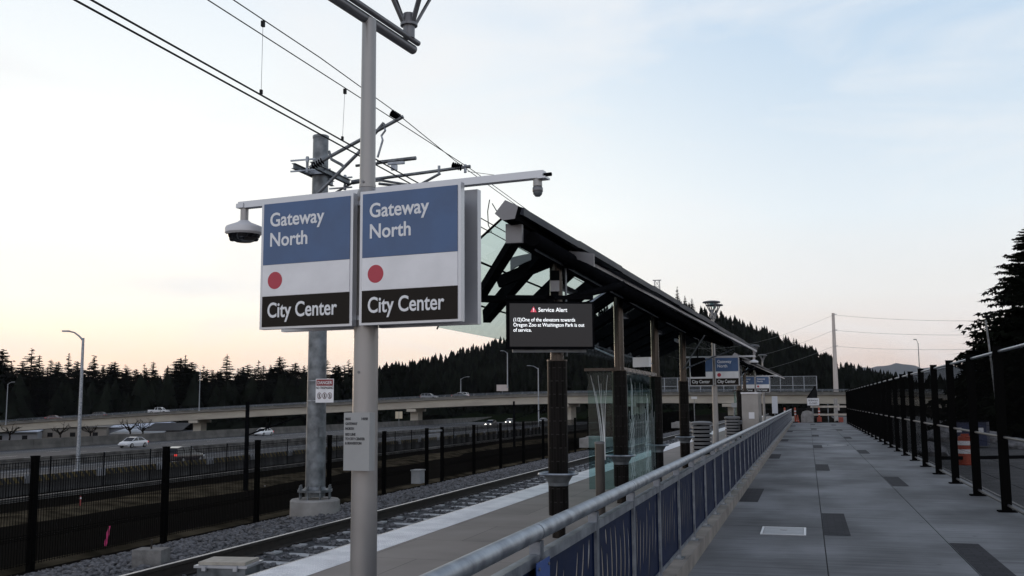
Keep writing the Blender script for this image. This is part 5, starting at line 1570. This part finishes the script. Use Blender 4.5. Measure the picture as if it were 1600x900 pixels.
for x in (-.9, .75): 
    b = MB(); b.box((x, -.2, .22), (.36, .3, .4)); b.build('sandbag', mat('rust bag', (.30, .07, .05), .9, vary=.2, scale=6), ba)
nf = thing('screen_fence', 'slanted black fabric screen at the end of the overpass mesh fence', 'fence', tuple(at(1268, 628, D=150)))
b = MB(); b.plate([at(1261, 622, D=150), at(1274, 603, D=150), at(1277, 612, D=150), at(1277, 660, D=150), at(1261, 660, D=150)], (0, .1, 0)); b.build('fabric', M_black, nf, world=True)
b = MB(); b.bar(at(1261, 622, D=149.9), at(1274, 603, D=149.9), .15, .15); b.build('edge_rail', M_black2, nf, world=True)
wu = thing('white_column', 'white round column of the overpass seen under the girder beyond the barricade', 'column', (at(1306, 640, D=120).x, at(1306, 640, D=120).y, -2))
b = MB(); b.lathe([(.24, 0), (.22, 4.0)], (0, 0, 0), 16); b.build('shaft', M_conc, wu, smooth=True)

ac = thing('access_cover', 'pale metal access cover set flush in the walkway near the railing', 'access cover', (-.37, 13.88, 0.004))
b = MB(); b.box((0, 0, .0), (.50, .74, .008)); b.build('lid', mat('cover metal', (.30, .31, .33), .5, .3, vary=.15, scale=7), ac)
b = MB()
b.box((-.27, 0, .0), (.03, .80, .012)); b.box((.27, 0, .0), (.03, .80, .012)); b.box((0, .385, .0), (.51, .03, .012)); b.box((0, -.385, .0), (.51, .03, .012)); b.build('frame', M_alu, ac)
b = MB(); b.lathe([(.05, 0), (.05, .003)], (0, .1, .004), 14); b.build('emblem', M_darkpaint, ac)
mh = thing('manhole_cover', 'small dark round manhole cover far along the walkway', 'manhole cover', (1.05, 41.0, 0.003))
b = MB(); b.lathe([(.36, 0), (.36, .004), (.33, .006)], (0, 0, 0), 28); b.build('lid', M_darkpaint, mh)
b = MB(); b.lathe([(.40, 0), (.40, .002)], (0, 0, 0), 28); b.build('frame', M_black2, mh)

# ------------------------------------------------------------------ construction lot on the right
p = at(1510, 726, Z=-.6)
od = thing('orange_drum', 'orange and white traffic drum beyond the right fence', 'traffic drum', (p.x, p.y, -.6))
b = MB(); b.lathe([(.36, 0), (.36, .06), (.30, .07), (.285, .36), (.275, .37), (.265, .66), (.25, .67), (.24, .98), (.2, 1.02)], (0, 0, 0), 24); dr = b.build('barrel', M_orange, od, smooth=True)
for z, r0, r1 in ((.40, .281, .277), (.70, .262, .256)):
    b = MB(); b.lathe([(r0, 0), (r1, .15)], (0, 0, z), 24); b.build('band', M_reflwhite, dr, smooth=True)
b = MB(); b.box((0, 0, 1.06), (.26, .05, .08)); b.build('handle', M_orange, od)
p = at(1517, 699, Z=-.6)
db = thing('blue_dumpster', 'dark blue steel container with two white stickers behind the orange drum', 'container', (p.x, p.y, -.6), R(-14))
b = MB(); b.plate([(-.72, -.6, .1), (.80, -.6, .1), (.80, .9, .1), (-.72, .9, .1)], (0, 0, 1.15)); b.build('body', mat('dark blue container', (.015, .022, .06), .5, vary=.2, scale=2), db)
b = MB(); b.plate([(-.76, -.66, 1.255), (.84, -.66, 1.255), (.84, .94, 1.255), (-.76, .94, 1.255)], (0, 0, .06)); b.build('lid', M_black2, db)
for x in (-.45, .52): b = MB(); b.box((x, -.606, .86), (.30, .006, .22)); b.build('sticker', M_reflwhite, db)
rr2 = random.Random(8)
for k, (px, py, s_, lab) in enumerate(((1470, 690, .9, 'mound of pale rubble on the gravel lot beyond the fence'), (1455, 712, .6, 'low heap of broken concrete close to the right fence'), (1550, 690, .7, 'grey boulder on the gravel lot below the large conifer'), (1590, 702, .6, 'pale debris heap at the right edge of the gravel lot'))):
    p = at(px, py, Z=-.6); b = MB()
    vv_ = iv * (0.8 + .4 * rng.random((12, 1))) * np.array([1.3, 1.0, .7]) * s_ + np.array([p.x, p.y, -.6 + .3 * s_])
    b.add(vv_.tolist(), iff.tolist()); tag(b.build('rubble_heap', mat('pale rubble', (.16, .16, .17), .95, vary=.4, scale=4, bump=.6), loc=(p.x, p.y, -.6)), lab, 'rubble')
b = MB(); a_, c_ = at(1468, 716, Z=-.35), at(1600, 714, Z=-.35); b.bar(a_, c_, .08, .12); o = b.build('pipe_rail', M_black2, loc=tuple(a_)); tag(o, 'long dark pipe lying across the gravel lot behind the drum', 'pipe')

# ------------------------------------------------------------------ far poles and lines
p = at(1306, 607, D=250)
up = thing('power_pole', 'tall pale steel power pole standing beyond the overpass', 'power pole', (p.x, p.y, -3))
t_ = at(1302, 488, D=250)
b = MB(); b.tube([(0, 0, 0), (t_.x - p.x, 0, t_.z + 3)], [.72, .36], 14); b.build('pole', mat('pale pole steel', (.50, .45, .42), .6, vary=.06, scale=.3), up, smooth=True)
for k, (py, dx) in enumerate(((490, 0), (515, 0), (540, 0))):
    q = at(1302 + k * .8, py, D=250)
    b = MB(); b.bar((q.x - p.x - .1, -.2, q.z + 3), (q.x - p.x + .9, -.2, q.z + 3), .14, .14); b.build('insulator_arm', M_galv, up)
for py, l_, r_y in ((492, 522, 496), (516, 541, 515), (541, 563, 534)):
    a_ = at(1040, l_ + 14, D=420); m_ = at(1302.5, py, D=250); c_ = at(1790, r_y - 4, D=150)
    pts_ = [a_.lerp(m_, k / 12) - Vector((0, 0, 5 * 4 * (k / 12) * (1 - k / 12))) for k in range(13)] + [m_.lerp(c_, k / 12) - Vector((0, 0, 1.2 * 4 * (k / 12) * (1 - k / 12))) for k in range(1, 13)]
    b = MB(); b.tube(pts_, .028, 5); o = b.build('power_line', M_galv_dark, loc=tuple(pts_[0]))
    tag(o, {492: 'top', 516: 'middle', 541: 'lowest'}[py] + ' of the three faint power lines strung from the pale steel pole', 'power line')
p = at(1028, 500, D=640)
lt = thing('lattice_tower', 'pale lattice transmission tower on the crest of the hill above the shelter roof', 'tower', (p.x, p.y, p.z))
t_ = at(1028, 437, D=640).z - p.z
b = MB()
for sx in (-1, 1):
    for sy in (-1, 1): b.bar((sx * 2.2, sy * 2.2, 0), (sx * 1.5, sy * 1.5, t_), .28, .28)
for k in range(6):
    z0 = t_ * k / 6; z1 = t_ * (k + 1) / 6; w0 = 2.2 - .7 * k / 6; w1 = 2.2 - .7 * (k + 1) / 6
    for sy in (-1, 1):
        b.bar((-w0, sy * w0, z0), (w1, sy * w1, z1), .14, .14); b.bar((w0, sy * w0, z0), (-w1, sy * w1, z1), .14, .14)
        b.bar((-w1, sy * w1, z1), (w1, sy * w1, z1), .18, .18)
b.build('lattice', mat('pale lattice steel', (.30, .30, .32), .6), lt)
b = MB(); b.box((0, 0, t_), (5.4, 1.0, .5)); b.build('crossarm', mat('pale lattice steel', (.30, .30, .32)), lt)

# ------------------------------------------------------------------ the air
hz = MB(); hz.box((0, 7500, 300), (30000, 16000, 640))
hm = bpy.data.materials.new('haze'); hm.use_nodes = True
hm.node_tree.nodes.clear()
ho = hm.node_tree.nodes.new('ShaderNodeOutputMaterial'); hv = hm.node_tree.nodes.new('ShaderNodeVolumePrincipled')
hv.inputs['Color'].default_value = (.86, .90, 1.0, 1); hv.inputs['Density'].default_value = 0.000025
hm.node_tree.links.new(hv.outputs[0], ho.inputs['Volume'])
struct(hz.build('haze', hm), 'stuff')
